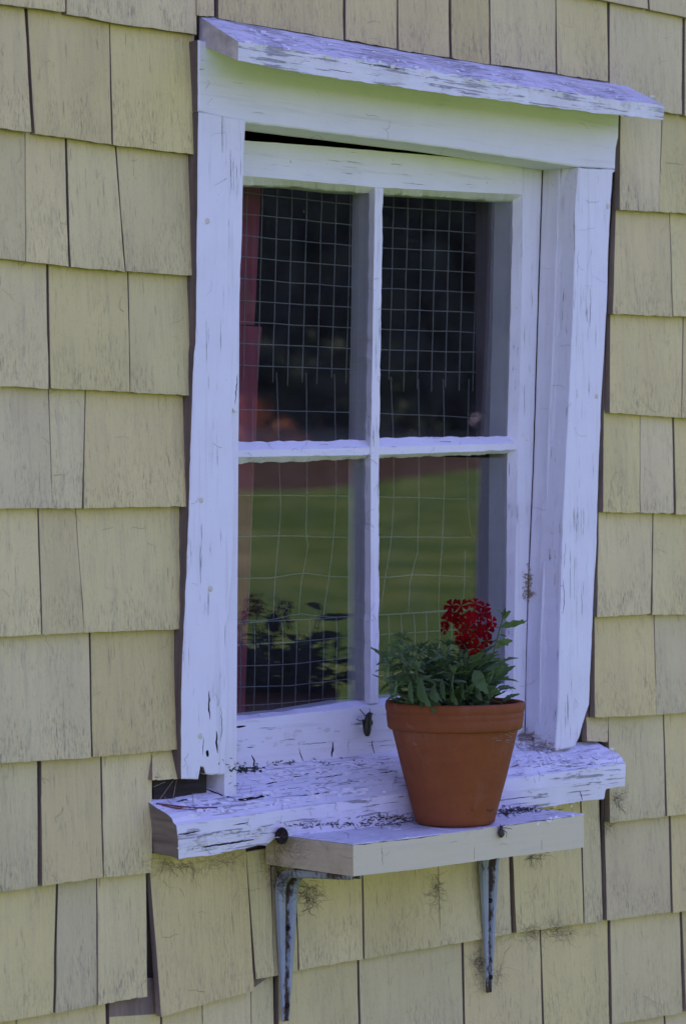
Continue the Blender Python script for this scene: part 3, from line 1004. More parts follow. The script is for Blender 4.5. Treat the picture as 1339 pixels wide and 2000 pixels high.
# ------------------------------------------------------------------ the sash
def vert_line(pts, y): return line(pts, y)
gl_r = line([(1000, 392), (1000, 418), (996, 620), (990, 850), (988, 1188), (984, 1335), (982, 1440)], YG - .001)
fi_r = line([(1020, 322), (1020, 396), (1018, 592), (1011, 872), (1005, 1150), (1001, 1365), (998, 1440)], YS)
fo_r = line([(1057.5, 329), (1050.5, 536), (1039.5, 900), (1029, 1160), (1023, 1440)], YS)
zt, zb = fi_r[0].z, fi_r[-1].z
gl_r[0].z = zt
gl_r[-1].z = zb
fo_r[0].z = zt; fo_r[-1].z = zb
YK = .076
sash = loft('sash', [fo_r, fi_r, gl_r, off(gl_r, 0, .004), off(gl_r, 0, YK - YG + .001), [Vector((p.x, YK, p.z)) for p in fo_r]], 70, [M['sash_z'], M['inner']], window, jit=.0005, rag={2: .0008}, midx=[0, 0, 1, 1, 1, 0, 0])
tag(sash, 'white sash with a sagging top rail, four panes')
lx = xl + .004
ls = [Vector((lx, YS, zt)), Vector((lx - .012, YS, W(445, 1507, YS).z))]
loft('stile', [ls, off(ls, .040), off(ls, .046, .013), off(ls, .046, YK - YS), off(ls, 0, YK - YS)], 20, M['sash_z'], sash, jit=.0004)
tr_ft = line([(425, 270), (480, 274.5), (654, 287.5), (870, 306), (989, 318), (1019.5, 322)], YS - .0005)
tr_fb = line([(425, 337), (478, 343), (736, 366), (1019.5, 380)], YS)
tr_g = line([(425, 352), (476, 360), (587, 364), (668, 373), (721, 376), (870, 384), (992, 392), (1012, 394)], YG - .001)
top_rail = loft('top_rail', [tr_ft, tr_fb, tr_g, off(tr_g, 0, .004, -.001), off(tr_g, 0, YK - YG), off(tr_ft, 0, YK - YS)], 90, M['sash_x'], sash, jit=.0004, rag={2: .0014, 3: .001})
br_ft = line([(425, 1414), (445, 1409), (564, 1396), (745, 1377), (1000, 1350)], YS)
br_fb = line([(425, 1512), (444, 1507), (541, 1500), (653, 1483), (765, 1472), (998, 1438)], YS)
br_g = line([(425, 1404), (447, 1400), (564, 1389), (682, 1369), (710, 1368), (740, 1364), (985, 1335)], YG - .001)
bottom_rail = loft('bottom_rail', [br_ft, br_fb, off(br_fb, 0, YK - YS), off(br_g, 0, YK - YG), off(br_g, 0, .004), br_g], 90, M['sash_x'], sash, jit=.0006, rag={5: .0012})
crack(bottom_rail, [([(492, 1474), (497, 1486), (496, 1501)], 4.5, .012), ([(584, 1462), (588, 1478), (592, 1487)], 3, .01), ([(650, 1449), (649, 1465), (646, 1485)], 5.5, .014), ([(726, 1446), (728, 1460), (732, 1475)], 3, .01),
                    ([(446, 1421), (480, 1418)], 4, .01), ([(582, 1455), (650, 1449)], 1.6, .003), ([(482, 1460), (498, 1458)], 2.4, .004), ([(545, 1493), (580, 1490)], 6, .004)], M['dark_wood'])
# vertical glazing bar
vm = [line([(732, 366), (728, 620), (724, 870), (723, 1374)], YS + .0006), line([(748, 364), (743, 620), (740, 870), (739, 1374)], YS + .0006)]
vg = line([(721, 376), (718, 620), (713, 870), (711, 1370)], YG - .001)
wv = vm[1][0].x - vg[0].x
vr = off(vm[1], .004, YG - YS - .001)
for l in (vm[0], vm[1], vg, vr):
    l[0].z = vm[0][0].z; l[-1].z = vm[0][-1].z
loft('muntin', [vm[0], vm[1], vr, off(vr, -.002, YK - YG + .001), off(vg, .002, YK - YG + .001), vg], 110, [M['sash_z'], M['inner']], sash, jit=.0006, rag={5: .0009, 1: .0007}, midx=[0, 0, 1, 1, 1, 0, 0])
# horizontal glazing bar
hf_t = line([(425, 880), (713, 875), (745, 873), (1010, 866)], YS + .002)
hf_b = line([(425, 893), (713, 889), (1010, 879)], YS + .002)
hg_t = line([(425, 864), (713, 859), (742, 855), (990, 852)], YG - .001)
hg_b = line([(425, 907), (458, 905), (710, 897), (742, 894), (991, 886)], YG - .001)
loft('muntin', [hf_t, hf_b, hg_b, off(hg_b, 0, YK - YG, .002), off(hg_t, 0, YK - YG, -.002), hg_t], 110, [M['sash_x'], M['inner']], sash, jit=.0006, rag={2: .0013, 5: .0010}, midx=[0, 0, 1, 1, 1, 0, 0])
# glass
def pane(x0, x1, z0, z1):
    boxmesh('pane', x0, x1, YG, YG + .003, z0, z1, M['glass'], sash)
xm = (vg[1].x + vr[1].x) / 2
xL = lx + .030
xR = max(p.x for p in gl_r) + .004
zm = (hg_t[1].z + hg_b[1].z) / 2
pane(xL, xm - .002, zm + .003, tr_g[0].z + .012)
pane(xm + .002, xR, zm + .003, tr_g[-1].z + .012)
pane(xL, xm - .002, br_g[0].z - .010, zm - .003)
pane(xm + .002, xR, br_g[-2].z - .020, zm - .003)
# dry putty broken at the corners
for (a, b, c, d) in ((986, 1330, 1000, 1345), (700, 376, 722, 392)):
    pass

# inner lining, seen through the glass
xi = gl_r[2].x
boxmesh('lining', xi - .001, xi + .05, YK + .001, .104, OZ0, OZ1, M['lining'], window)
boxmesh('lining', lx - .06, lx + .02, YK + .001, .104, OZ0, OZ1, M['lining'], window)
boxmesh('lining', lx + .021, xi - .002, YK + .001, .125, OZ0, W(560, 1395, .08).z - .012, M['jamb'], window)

# ------------------------------------------------------------------ red boards standing inside, and the wire netting
yr = .128
def redboard(name, edge, label, wd=.16, th=.02):
    e = line(edge, yr)
    o = loft(name, [e, off(e, -wd), off(e, -wd, th), off(e, 0, th)], 20, M['red_wood'], None, jit=.0005)
    # a raised bead along the board
    return tag(o, label, 'board', 'red boards inside the window')
redboard('red_board', [(511, 330), (503, 508), (497, 636)], 'upper narrow red painted board inside behind upper left pane')
redboard('red_board', [(511, 638), (504, 732), (500, 858), (497, 908), (487, 1132), (477, 1420)], 'lower wider red painted board inside behind the left panes')

YN = .108
def netting(label, hs, vs, y=YN, r=.00065):
    """hs, vs: lists of pixel polylines, one for each wire."""
    root = empty('wire_netting', line([hs[0][0]], y)[0], label, 'wire netting', 'wire netting stretched inside the window')
    for k, pl in enumerate(hs + vs):
        P = line(pl, y + (.0 if k < len(hs) else r * 1.7))
        n = max(2, int(sum((b - a).length for a, b in zip(P, P[1:])) / .02))
        P = resample(P, n)
        P = [p + Vector((nz(p, 22, k), 0, nz(p, 22, k + 40))) * .0009 for p in P]
        v, f = [], []
        tube(v, f, P, r, r, 5)
        link_mesh('wire', v, f, M['wire'], root, smooth=True)
    return root
def ux(z, pane_x): return pane_x + z / 3.573
# upper panel, one inch squares: measured in the upper panes, carried across behind the glazing bar
hs = []
for k in range(-1, 9):
    yl = 385 + 41.2 * k
    hs.append([(455, yl - 2 + (8 - k) * -1.2), (700, yl + 16 - 1.1 * k), (960, yl + 33 - 2.4 * k)])
vs = []
x = 476.0
k = 0
while x < 955:
    vs.append([(x + 8, 330 + k * 2.2), (x + 3, 560 + k), (x - 2, 735 + k * .3 + random.uniform(0, 28))])
    x += 29.3 - k * .17
    k += 1
netting('fine square wire netting behind the two upper panes', hs, vs)
# middle panel, two inch squares
hs = [[(455, 800), (520, 801), (700, 806), (860, 812), (950, 818)], [(455, 967), (640, 968), (760, 971), (930, 976)], [(455, 1048), (560, 1047), (690, 1049), (850, 1049), (945, 1050)],
      [(452, 1130), (530, 1129), (590, 1119), (650, 1126), (760, 1127), (810, 1122), (930, 1128)], [(445, 1214), (525, 1211), (580, 1199), (650, 1205), (760, 1201), (930, 1190)]]
hs.append([(455, 882), (700, 885), (950, 890)])
vs = [[(540, 728), (543, 800), (545, 900), (549, 1000), (543, 1060), (536, 1150), (534, 1212)], [(598, 728), (599, 850), (600, 960), (598, 1040), (602, 1075), (590, 1118), (583, 1200)],
      [(653, 730), (655, 850), (656, 960), (652, 1050), (642, 1130), (631, 1204)], [(763, 735), (768, 850), (769, 960), (763, 1060), (752, 1130), (742, 1195)],
      [(816, 740), (818, 850), (818, 960), (815, 1080), (801, 1130), (797, 1200)], [(865, 740), (867, 860), (867, 960), (863, 1060), (858, 1130), (856, 1195)], [(915, 740), (912, 900), (914, 1000), (922, 1050)], [(908, 1075), (907, 1130), (904, 1185)],
      [(494, 790), (492, 1000), (488, 1130), (484, 1210)]]
netting('loose wire netting with wide bent squares behind the lower panes', hs, vs, YN + .005)
# lower panel, one inch squares again
hs = [[(445, 1219), (530, 1214), (690, 1204), (760, 1200), (940, 1188)], [(445, 1261), (560, 1256), (690, 1243), (760, 1239), (940, 1226)], [(445, 1302), (560, 1298), (690, 1284), (940, 1264)], [(445, 1343), (560, 1340), (690, 1325), (940, 1302)], [(445, 1379), (560, 1373), (690, 1360), (940, 1340)]]
vs = []
for k in range(17):
    x = 468 + 27.6 * k - .12 * k * k
    vs.append([(x + 1, 1222 - k * 2.0), (x + 3, 1260 - k * 2), (x, 1400 - k * 2.4)])
netting('low strip of fine wire netting along the bottom panes', hs, vs, YN - .004)

# ------------------------------------------------------------------ shelf and brackets
def shelf():
    n = 60
    ft = line([(689.5, 1651), (800, 1639), (960, 1617), (1139.6, 1592)], -.160)
    fb = line([(690, 1712), (820, 1697), (960, 1678), (1139.6, 1655)], -.160)
    dz = .001
    bk = lambda l, y: [Vector((p.x, y, p.z + dz)) for p in l]
    root = empty('shelf', bk(fb, -.1)[0], 'cream painted plank shelf under the sill carrying the flower pot', 'shelf')
    tb = bk(ft, -.0195)
    bb = bk(fb, -.0195)
    o = loft('plank', [ft, fb, bb, tb], n, [M['shelf'], M['shelf_end'], M['dark_wood']], root, jit=.0005, rag={0: .0007}, freq=60, midx=[0, 0, 0, 0, 1])
    # worn white paint on the upper face, a thin skin with a broken edge
    skin_f = off(ft, 0, .004, .0008)
    sk = [off(ft, 0.0008, .0012, .0012), off(tb, 0.0008, -.001, .0012), off(tb, .0008, -.001, .0004), off(ft, .0008, .0012, .0004)]
    loft('white_top_coat', sk, n, M['putty'], root, jit=.0004, rag={0: .0010})
    crack(o, [([(745, 1650), (747, 1690)], 1.4, .003), ([(1057, 1640), (1058, 1668)], 1.6, .003), ([(926, 1650), (925, 1680)], 1.2, .003)], M['dark_wood'])
    return root
shelf_o = shelf()
SHELF_Z = W(960, 1617, -.160).z + .0012

def bracket(px_top, py_top, px_bot, py_bot, w_top, w_bot, reach, label):
    yw = -.021
    top = W(px_top, py_top, yw)
    bot = W(px_bot, py_bot, yw)
    R = .030
    path = []
    zc = top.z - R
    for i in range(19):
        t = i / 18
        p = bot.lerp(Vector((top.x, yw, zc)), t)
        path.append((p, Vector((0, -1, 0)), t * .8))
    for i in range(1, 9):
        a = math.pi / 2 * i / 8
        p = Vector((top.x, yw - R * (1 - math.cos(a)), zc + R * math.sin(a)))
        nrm = Vector((0, -math.cos(a), -math.sin(a)))
        path.append((p, nrm, .8 + .2 * i / 8))
    for i in range(1, 9):
        p = Vector((top.x, yw - R - (reach - R) * i / 8, top.z))
        path.append((p, Vector((0, 0, -1)), 1.0 - .65 * i / 8))
    sec = [(-1, 0), (-1, .75), (-.78, 1), (-.42, .95), (-.22, .30), (.22, .30), (.42, .95), (.78, 1), (1, .75), (1, 0)]
    verts, faces = [], []
    m = len(sec)
    for p, nn, t in path:
        ww = (w_bot + (w_top - w_bot) * t) / 2
        hh = .0028 + .0072 * t
        for a, b in sec:
            verts.append(p + Vector((1, 0, 0)) * ww * a + nn * hh * b)
    for i in range(len(path) - 1):
        for k in range(m):
            k2 = (k + 1) % m
            faces.append((i * m + k, i * m + k2, (i + 1) * m + k2, (i + 1) * m + k))
    faces.append(tuple(range(m))[::-1])
    faces.append(tuple((len(path) - 1) * m + k for k in range(m)))
    root = empty('shelf_bracket', bot, label, 'bracket', 'shelf brackets')
    o = link_mesh('arm', verts, faces, M['bracket'], root, origin=Vector((top.x * .5 + bot.x * .5, yw, bot.z)), smooth=False)
    # screw heads in the groove
    for t in (.12, .72):
        c = bot.lerp(Vector((top.x, yw, zc)), t) + Vector((0, -.0035 - .0045 * t * .3, 0))
        v, f = [], []
        n = 10
        for (rr, hh) in ((.0034, 0), (.0032, .0012), (.0018, .0019)):
            for k in range(n):
                a = 2 * math.pi * k / n
                v.append(c + Vector((math.cos(a) * rr, -hh, math.sin(a) * rr)))
        for j in range(2):
            for k in range(n):
                f.append((j * n + k, j * n + (k + 1) % n, j * n + n + (k + 1) % n, j * n + n + k))
        f.append(tuple(range(2 * n, 3 * n)))
        link_mesh('screw', v, f, M['nest'], root)
    return root
zshelf_b = W(820, 1697, -.160).z - .0016
def top_py(px):
    # pixel row where the shelf's underside meets the wall plane
    d = (W(px, 1000, -.021) - CAM).dot(FWD)
    return 1000 - (zshelf_b - EYE) / d * FPX
bracket(556, top_py(556), 556, 1994, .036, .0095, .115, 'rusty blue grey metal bracket under left end of shelf')
bracket(950, top_py(950), 953, 1938, .035, .0085, .105, 'blue grey metal bracket under the shelf right of centre')

# ------------------------------------------------------------------ flower pot
PC = Vector((0, 0, 0))
PY = -.1075
PC = W(888, 1610, PY)
PC.z = SHELF_Z + .0008
d_pot = (PC - CAM).dot(FWD)
pxm = d_pot / FPX                     # metres for one photo pixel at the pot
pot = empty('flower_pot', PC, 'terracotta flower pot with rolled rim standing on the cream shelf', 'flower pot')
H = PC.z
ztop = (1000 - 1369) * pxm + EYE - H
zrim = (1000 - 1421) * pxm + EYE - H
r_top, r_rimb, r_neck, r_base = 136.5 * pxm, 130 * pxm, 123 * pxm, 79 * pxm
prof = [(0.0, 0.0), (r_base * .9, 0), (r_base * .98, .0025), (r_base * 1.0, .007), (r_base + (r_neck - r_base) * .5, zrim * .5), (r_neck - .0006, zrim - .004), (r_neck + .0004, zrim), (r_rimb - .001, zrim - .0008), (r_rimb + .0008, zrim + .001), (r_rimb + .0022, zrim + .012), (r_rimb + .0017, zrim + .0128), (r_rimb + .0024, zrim + .0138), (r_top - .0012, ztop - .012), (r_top - .0018, ztop - .0112), (r_top - .0006, ztop - .0104), (r_top, ztop - .004), (r_top - .0008, ztop - .0008), (r_top - .003, ztop), (r_top - .0085, ztop - .001), (r_top - .0105, ztop - .006), (r_neck - .010, zrim), (r_neck - .016, zrim - .03), (0.0, zrim - .03)]
def lathe(name, prof, c, mat, parent, n=72, wob=.0004):
    v, f = [], []
    for j, (r, z) in enumerate(prof):
        for k in range(n):
            a = 2 * math.pi * k / n
            rr = r * (1 + wob * 10 * noise.noise(Vector((math.cos(a), math.sin(a), z * 20))) * .5)
            v.append(c + Vector((math.cos(a) * rr, math.sin(a) * rr, z)))
    for j in range(len(prof) - 1):
        for k in range(n):
            f.append((j * n + k, j * n + (k + 1) % n, (j + 1) * n + (k + 1) % n, (j + 1) * n + k))
    o = link_mesh(name, v, f, mat, parent, origin=c, smooth=True)
    bm = bmesh.new(); bm.from_mesh(o.data); bmesh.ops.remove_doubles(bm, verts=bm.verts, dist=1e-6); bm.to_mesh(o.data); bm.free()
    return o
lathe('clay_body', prof[:7], PC, M['terracotta'], pot)
lathe('rim', prof[6:], PC, M['terracotta'], pot)
# soil
v, f = [Vector((PC.x, PC.y, H + ztop - .016))], []
for ri, rr in enumerate((.3, .6, .85, 1.0)):
    for k in range(28):
        a = 2 * math.pi * k / 28
        p = Vector((PC.x + math.cos(a) * (r_top - .0112) * rr, PC.y + math.sin(a) * (r_top - .0112) * rr, H + ztop - .018))
        p.z += .004 * nz(p, 90)
        v.append(p)
for k in range(28):
    f.append((0, 1 + k, 1 + (k + 1) % 28))
    for j in range(3):
        f.append((1 + j * 28 + k, 1 + (j + 1) * 28 + k, 1 + (j + 1) * 28 + (k + 1) % 28, 1 + j * 28 + (k + 1) % 28))
link_mesh('soil', v, f, M['soil'], pot)

# ------------------------------------------------------------------ the verbena
SOIL = Vector((PC.x, PC.y, H + ztop - .017))
plant = empty('verbena_plant', SOIL, 'leafy green verbena with one red flower head in terracotta pot', 'plant')
def leaf_mesh(name, wid, teeth, curl, fold, seed):
    """unit-length toothed leaf lying along +X, folded on its midrib and drooping."""
    rr = random.Random(seed)
    n = 2 * teeth
    v, f = [], []
    for i in range(n + 1):
        t = i / n
        wv = wid * math.sin(math.pi * min(1, t ** .8)) ** .8 * (1 - .25 * t) + .012
        if i in (0,): wv = .015
        if i == n: wv = .002
        wv *= (1.08 if i % 2 else .90)
        x = t
        z = curl * (t - t * t * 1.6) + .012 * rr.uniform(-1, 1)
        zz = z + fold * wv
        rip = .02 * math.sin(i * 2.2 + seed)
        v += [Vector((x + .03 * (i % 2), wv, zz + rip)), Vector((x, 0, z)), Vector((x + .03 * (i % 2), -wv, zz - rip))]
    for i in range(n):
        a = i * 3
        f += [(a, a + 1, a + 4, a + 3), (a + 1, a + 2, a + 5, a + 4)]
    me = bpy.data.meshes.new(name)
    me.from_pydata([tuple(p) for p in v], [], f)
    me.materials.append(M['leaf'])
    me.polygons.foreach_set('use_smooth', [True] * len(me.polygons))
    return me
LEAVES = [leaf_mesh('leaf', wd, tt, cu, fo, k) for k, (wd, tt, cu, fo) in enumerate(((.17, 5, .10, .45), (.22, 5, -.05, .3), (.25, 4, .2, .35), (.10, 5, -.15, .5), (.20, 6, .15, .2)))]
def leaf(base, direction, length, roll=0.0, kind=None):
    me = LEAVES[kind if kind is not None else random.randrange(5)]
    o = bpy.data.objects.new('leaf', me)
    COL.objects.link(o)
    o.parent = plant
    o.location = base - world_loc(plant)
    q = direction.to_track_quat('X', 'Z')
    from mathutils import Quaternion
    o.rotation_mode = 'QUATERNION'
    o.rotation_quaternion = q @ Quaternion((1, 0, 0), roll)
    wf = random.uniform(.85, 1.25)
    length *= .98
    o.scale = (length, length * wf * 1.1, length)
    return o
def PX(px, py, dy=0.0):
    return W(px, py, PY + dy)
def stem(pts, r0=.0016, r1=.0009):
    P = resample(pts, 14)
    v, f = [], []
    tube(v, f, P, r0, r1, 6)
    link_mesh('stem', v, f, M['stem'], plant, smooth=True)
    return P
rl = random.Random(11)
def leafy(pts, n, l0, l1, start=.15, seed=0, top_tuft=True):
    P = stem(pts)
    rr = random.Random(seed)
    az = rr.uniform(0, 6.28)
    n = int(n * 2.0)
    for k in range(n):
        t = start + (1 - start) * k / max(1, n - 1)
        i = min(13, int(t * 14))
        p = P[i].lerp(P[i + 1], t * 14 - i) if i < 14 else P[-1]
        L = l0 + (l1 - l0) * t
        for s in (0, math.pi):
            a = az + s + rr.uniform(-.4, .4)
            el = rr.uniform(-.55, .35) + .75 * max(0, t - .6)
            d = Vector((math.cos(a) * math.cos(el), math.sin(a) * math.cos(el), math.sin(el)))
            leaf(p, d, L * rr.uniform(.75, 1.2), rr.uniform(-.5, .5))
        az += math.pi / 2 + rr.uniform(-.3, .3)
    if top_tuft:
        for k in range(5):
            a = k * 1.256 + rr.uniform(0, .8)
            leaf(P[-1], Vector((math.cos(a) * .6, math.sin(a) * .6, 1)).normalized(), l1 * .55, 0)
    return P
def base(dx, dy): return SOIL + Vector((dx, dy, 0))
leafy([base(-.02, .0), PX(800, 1320, .01), PX(786, 1248, .015)], 7, .030, .020, seed=1)
leafy([base(-.035, .02), PX(772, 1340, .03), PX(762, 1298, .035)], 4, .028, .020, seed=2)
leafy([base(-.01, .01), PX(838, 1320, .02), PX(836, 1272, .02)], 6, .032, .020, seed=3)
leafy([base(0, -.01), PX(866, 1320, -.02), PX(868, 1282, -.03)], 6, .034, .022, seed=4)
leafy([base(.01, .02), PX(895, 1310, .02), PX(898, 1262, .03)], 7, .032, .020, seed=5)
leafy([base(.015, .0), PX(925, 1320, 0), PX(930, 1270, .0)], 7, .034, .022, seed=6)
leafy([base(-.02, -.02), PX(818, 1345, -.03), PX(812, 1310, -.04)], 5, .034, .026, seed=7)
leafy([base(.0, -.02), PX(880, 1345, -.04), PX(885, 1318, -.045)], 5, .036, .026, seed=8)
leafy([base(.025, .01), PX(950, 1330, .0), PX(952, 1292, .0)], 5, .030, .022, seed=9)
leafy([base(-.005, .02), PX(850, 1330, .04), PX(852, 1295, .05)], 6, .032, .022, seed=12)
leafy([base(.01, .03), PX(910, 1335, .05), PX(916, 1290, .055)], 6, .032, .022, seed=13)
leafy([base(-.03, .01), PX(790, 1330, .03), PX(776, 1262, .04)], 6, .028, .020, seed=21)
leafy([base(-.03, -.01), PX(796, 1330, -.02), PX(784, 1276, -.03)], 5, .028, .020, seed=31)
leafy([base(-.04, .02), PX(764, 1325, .02), PX(750, 1284, .02)], 5, .026, .020, seed=32)
leafy([base(.0, .03), PX(872, 1310, .04), PX(874, 1262, .05)], 6, .028, .020, seed=33)
leafy([base(.02, .02), PX(940, 1310, .03), PX(946, 1262, .03)], 6, .028, .020, seed=34)
leafy([base(-.02, .03), PX(822, 1310, .05), PX(820, 1268, .06)], 6, .028, .020, seed=35)
leafy([base(-.015, -.01), PX(812, 1330, .0), PX(806, 1272, -.01)], 6, .030, .020, seed=22)
leafy([base(-.04, .0), PX(762, 1345, -.01), PX(752, 1312, -.01)], 4, .028, .020, seed=23)
leafy([base(.0, .0), PX(858, 1320, .0), PX(850, 1268, .0)], 6, .030, .020, seed=24)
leafy([base(.02, -.02), PX(908, 1335, -.03), PX(908, 1290, -.035)], 6, .032, .022, seed=25)
# tall side shoot on the right with long narrow leaves
P = stem([base(.03, .0), PX(952, 1310, 0), PX(970, 1250, 0), PX(983, 1200, 0)])
for (a, b, c, d, kd) in ((962, 1285, 990, 1300, 3), (966, 1268, 996, 1252, 0), (970, 1252, 993, 1262, 3), (975, 1240, 988, 1243, 0), (978, 1222, 1029, 1219, 3), (980, 1210, 995, 1193, 2), (981, 1204, 972, 1190, 2), (962, 1282, 940, 1292, 1), (970, 1250, 955, 1262, 0), (976, 1228, 962, 1222, 3), (982, 1202, 986, 1188, 1), (958, 1300, 975, 1330, 1), (956, 1305, 985, 1318, 1)):
    A, B = PX(a, b), PX(c, d, rl.uniform(-.01, .01))
    leaf(A, (B - A).normalized(), (B - A).length * 1.08, rl.uniform(-.3, .3) - .9, kd)
# big toothed leaves leaning on the rim
for (a, b, c, d, L, roll) in ((800, 1330, 808, 1374, .034, 1.4), (822, 1325, 834, 1378, .038, 1.5), (848, 1335, 850, 1374, .030, 1.2), (885, 1330, 888, 1378, .036, 1.5), (905, 1330, 902, 1372, .032, 1.3), (775, 1330, 772, 1372, .030, 1.5), (930, 1340, 938, 1368, .026, 1.2), (942, 1345, 970, 1352, .024, 1.0), (948, 1350, 954, 1384, .024, 1.4), (760, 1310, 744, 1336, .026, 1.0), (765, 1290, 738, 1292, .022, .6), (778, 1262, 733, 1256, .030, .3), (925, 1310, 945, 1345, .034, 1.2), (862, 1325, 870, 1368, .034, 1.4)):
    A, B = PX(a, b, -.05), PX(c, d, -.068)
    leaf(A, (B - A).normalized(), L, roll, rl.choice((1, 2, 4)))
for _ in range(230):
    a = rl.uniform(0, 6.28); r = rl.uniform(.01, .055)
    p = SOIL + Vector((math.cos(a) * r, math.sin(a) * r, rl.uniform(.004, .06)))
    el = rl.uniform(-.2, .9)
    leaf(p, Vector((math.cos(a) * math.cos(el), math.sin(a) * math.cos(el), math.sin(el))), rl.uniform(.022, .034), rl.uniform(-.6, .6))

# the red flower head
FC = PX(917, 1232, -.012)
stem([base(.015, -.005), PX(905, 1310, -.01), FC + Vector((0, 0, -.012))], .0019, .0015)
def petal_mesh():
    v = [(0, 0, 0), (.35, .16, .02), (.75, .36, .06), (1.0, .26, .0), (.90, 0, .04), (1.0, -.26, .0), (.75, -.36, .06), (.35, -.16, .02)]
    me = bpy.data.meshes.new('petal')
    vs_, fs_ = [], []
    for k in range(5):
        a = 2 * math.pi * k / 5
        b0 = len(vs_)
        for x, y, z in v:
            vs_.append((x * math.cos(a) - y * math.sin(a), x * math.sin(a) + y * math.cos(a), z))
        fs_ += [(b0, b0 + 1, b0 + 4, b0 + 7), (b0 + 1, b0 + 2, b0 + 3, b0 + 4), (b0 + 4, b0 + 5, b0 + 6, b0 + 7)]
    # floral tube behind
    b0 = len(vs_)
    for z, r in ((0, .10), (-1.1, .06)):
        for k in range(5):
            a = 2 * math.pi * k / 5
            vs_.append((r * math.cos(a), r * math.sin(a), z))
    for k in range(5):
        fs_.append((b0 + k, b0 + (k + 1) % 5, b0 + 5 + (k + 1) % 5, b0 + 5 + k))
    me.from_pydata(vs_, [], fs_)
    me.materials.append(M['petal'])
    me.polygons.foreach_set('use_smooth', [True] * len(me.polygons))
    return me
PM = petal_mesh()
hv, hf = [], []
for j in range(6):
    a_ = math.pi * (j + .15) / 5.3
    for k in range(12):
        t_ = 2 * math.pi * k / 12
        hv.append(FC + Vector((math.sin(a_) * math.cos(t_) * .011, math.sin(a_) * math.sin(t_) * .009, math.cos(a_) * .013)))
for j in range(5):
    for k in range(12):
        hf.append((j * 12 + k, j * 12 + (k + 1) % 12, j * 12 + 12 + (k + 1) % 12, j * 12 + 12 + k))
flower_head = link_mesh('flower_head', hv, hf, M['leaf'], plant, smooth=True)
tag(flower_head, 'ragged deep red flower cluster')
view = (CAM - FC).normalized()
fl = random.Random(4)
pts = [(-33, -38), (-14, -43), (6, -44), (26, -40), (-28, -18), (38, -14), (-8, -14), (14, -4), (-38, 2), (-16, 8), (34, 10), (8, 14), (-14, 30), (12, 34), (24, 24), (-30, -34), (22, -22), (2, 52), (-2, -30), (36, -30), (-22, -6), (24, 2), (-4, 22), (10, -20), (-40, -16), (0, 4)]
for (a, b) in pts:
    rad = math.hypot(a, b) / 55
    a, b = a + fl.uniform(-6, 6), b + fl.uniform(-6, 6)
    if fl.random() < .12: a, b = a * 1.18, b * 1.12
    c = PX(917 + a, 1226 + b, -.012 + fl.uniform(-.004, .004)) + view * (.016 * (1 - rad * rad))
    nrm = (view * 1.0 + RGT * (a / 55) * .9 - UP * (b / 55) * .9 + Vector((fl.uniform(-.25, .25), fl.uniform(-.25, .25), fl.uniform(-.25, .25)))).normalized()
    o = bpy.data.objects.new('floret', PM)
    COL.objects.link(o)
    o.parent = flower_head
    o.location = c - world_loc(flower_head)
    o.rotation_mode = 'QUATERNION'
    from mathutils import Quaternion
    o.rotation_quaternion = nrm.to_track_quat('Z', 'Y') @ Quaternion((0, 0, 1), fl.uniform(0, 1.2))
    o.scale = (.0092 * fl.uniform(.8, 1.2),) * 3
for k in range(9):      # green calyx and bracts showing between the florets
    a = fl.uniform(0, 6.28)
    leaf(FC + view * .004, (view * .5 + RGT * math.cos(a) * .6 + UP * math.sin(a) * .6).normalized(), .013, 0, 1)

# the leaves nearest the viewer stay single; the hidden rest of the foliage becomes one mass
bpy.context.view_layer.update()
lv = [o for o in plant.children if o.name.split('.')[0] == 'leaf']
lv.sort(key=lambda o: (o.matrix_world.translation - CAM).length - .6 * o.scale[0])
fv, ff = [], []
for o in lv[290:]:
    k = len(fv)
    fv += [o.matrix_world @ v_.co for v_ in o.data.vertices]
    ff += [tuple(k + i_ for i_ in p_.vertices) for p_ in o.data.polygons]
    bpy.data.objects.remove(o)
fo = link_mesh('foliage', fv, ff, M['leaf'], plant, smooth=True)
fo['kind'] = 'stuff'

# ------------------------------------------------------------------ small creatures and litter
def grasshopper():
    c = W(718, 1412, YS - .006)
    root = empty('grasshopper', W(719, 1437, YS - .004), 'small dark grasshopper clinging to the bottom rail beside the pot', 'grasshopper')
    ax = [(717, 1438, .0020), (716.5, 1434, .0036), (717, 1425, .0044), (717.5, 1414, .0046), (718.5, 1404, .0042), (720, 1397, .0038), (721.5, 1393, .0030), (722, 1391, .0012)]
    v, f = [], []
    n = 10
    for (a, b, r) in ax:
        p = W(a, b, YS - .0056)
        for k in range(n):
            t = 2 * math.pi * k / n
            v.append(p + Vector((math.cos(t) * r * 1.15, math.sin(t) * r * .95, 0)))
    for i in range(len(ax) - 1):
        for k in range(n):
            f.append((i * n + k, i * n + (k + 1) % n, (i + 1) * n + (k + 1) % n, (i + 1) * n + k))
    f.append(tuple(range(n))[::-1]); f.append(tuple((len(ax) - 1) * n + k for k in range(n)))
    link_mesh('body', v, f, M['bug'], root, smooth=True)
    for pl, r in (([(714, 1399), (708, 1392), (702, 1385)], .0007), ([(714, 1405), (709, 1408), (702, 1408), (696, 1404)], .0007), ([(722, 1400), (727, 1411), (726, 1416), (721, 1415)], .0010), ([(713, 1418), (708, 1405), (711, 1432)], .0010), ([(721, 1392), (722, 1386), (721, 1383)], .0005), ([(723, 1396), (728, 1393)], .0007)):
        P = [W(a, b, YS - .0040 - .002 * (i == 1)) for i, (a, b) in enumerate(pl)]
        v, f = [], []
        tube(v, f, P, r, r * .7, 5)
        link_mesh('leg', v, f, M['bug'], root)
grasshopper()
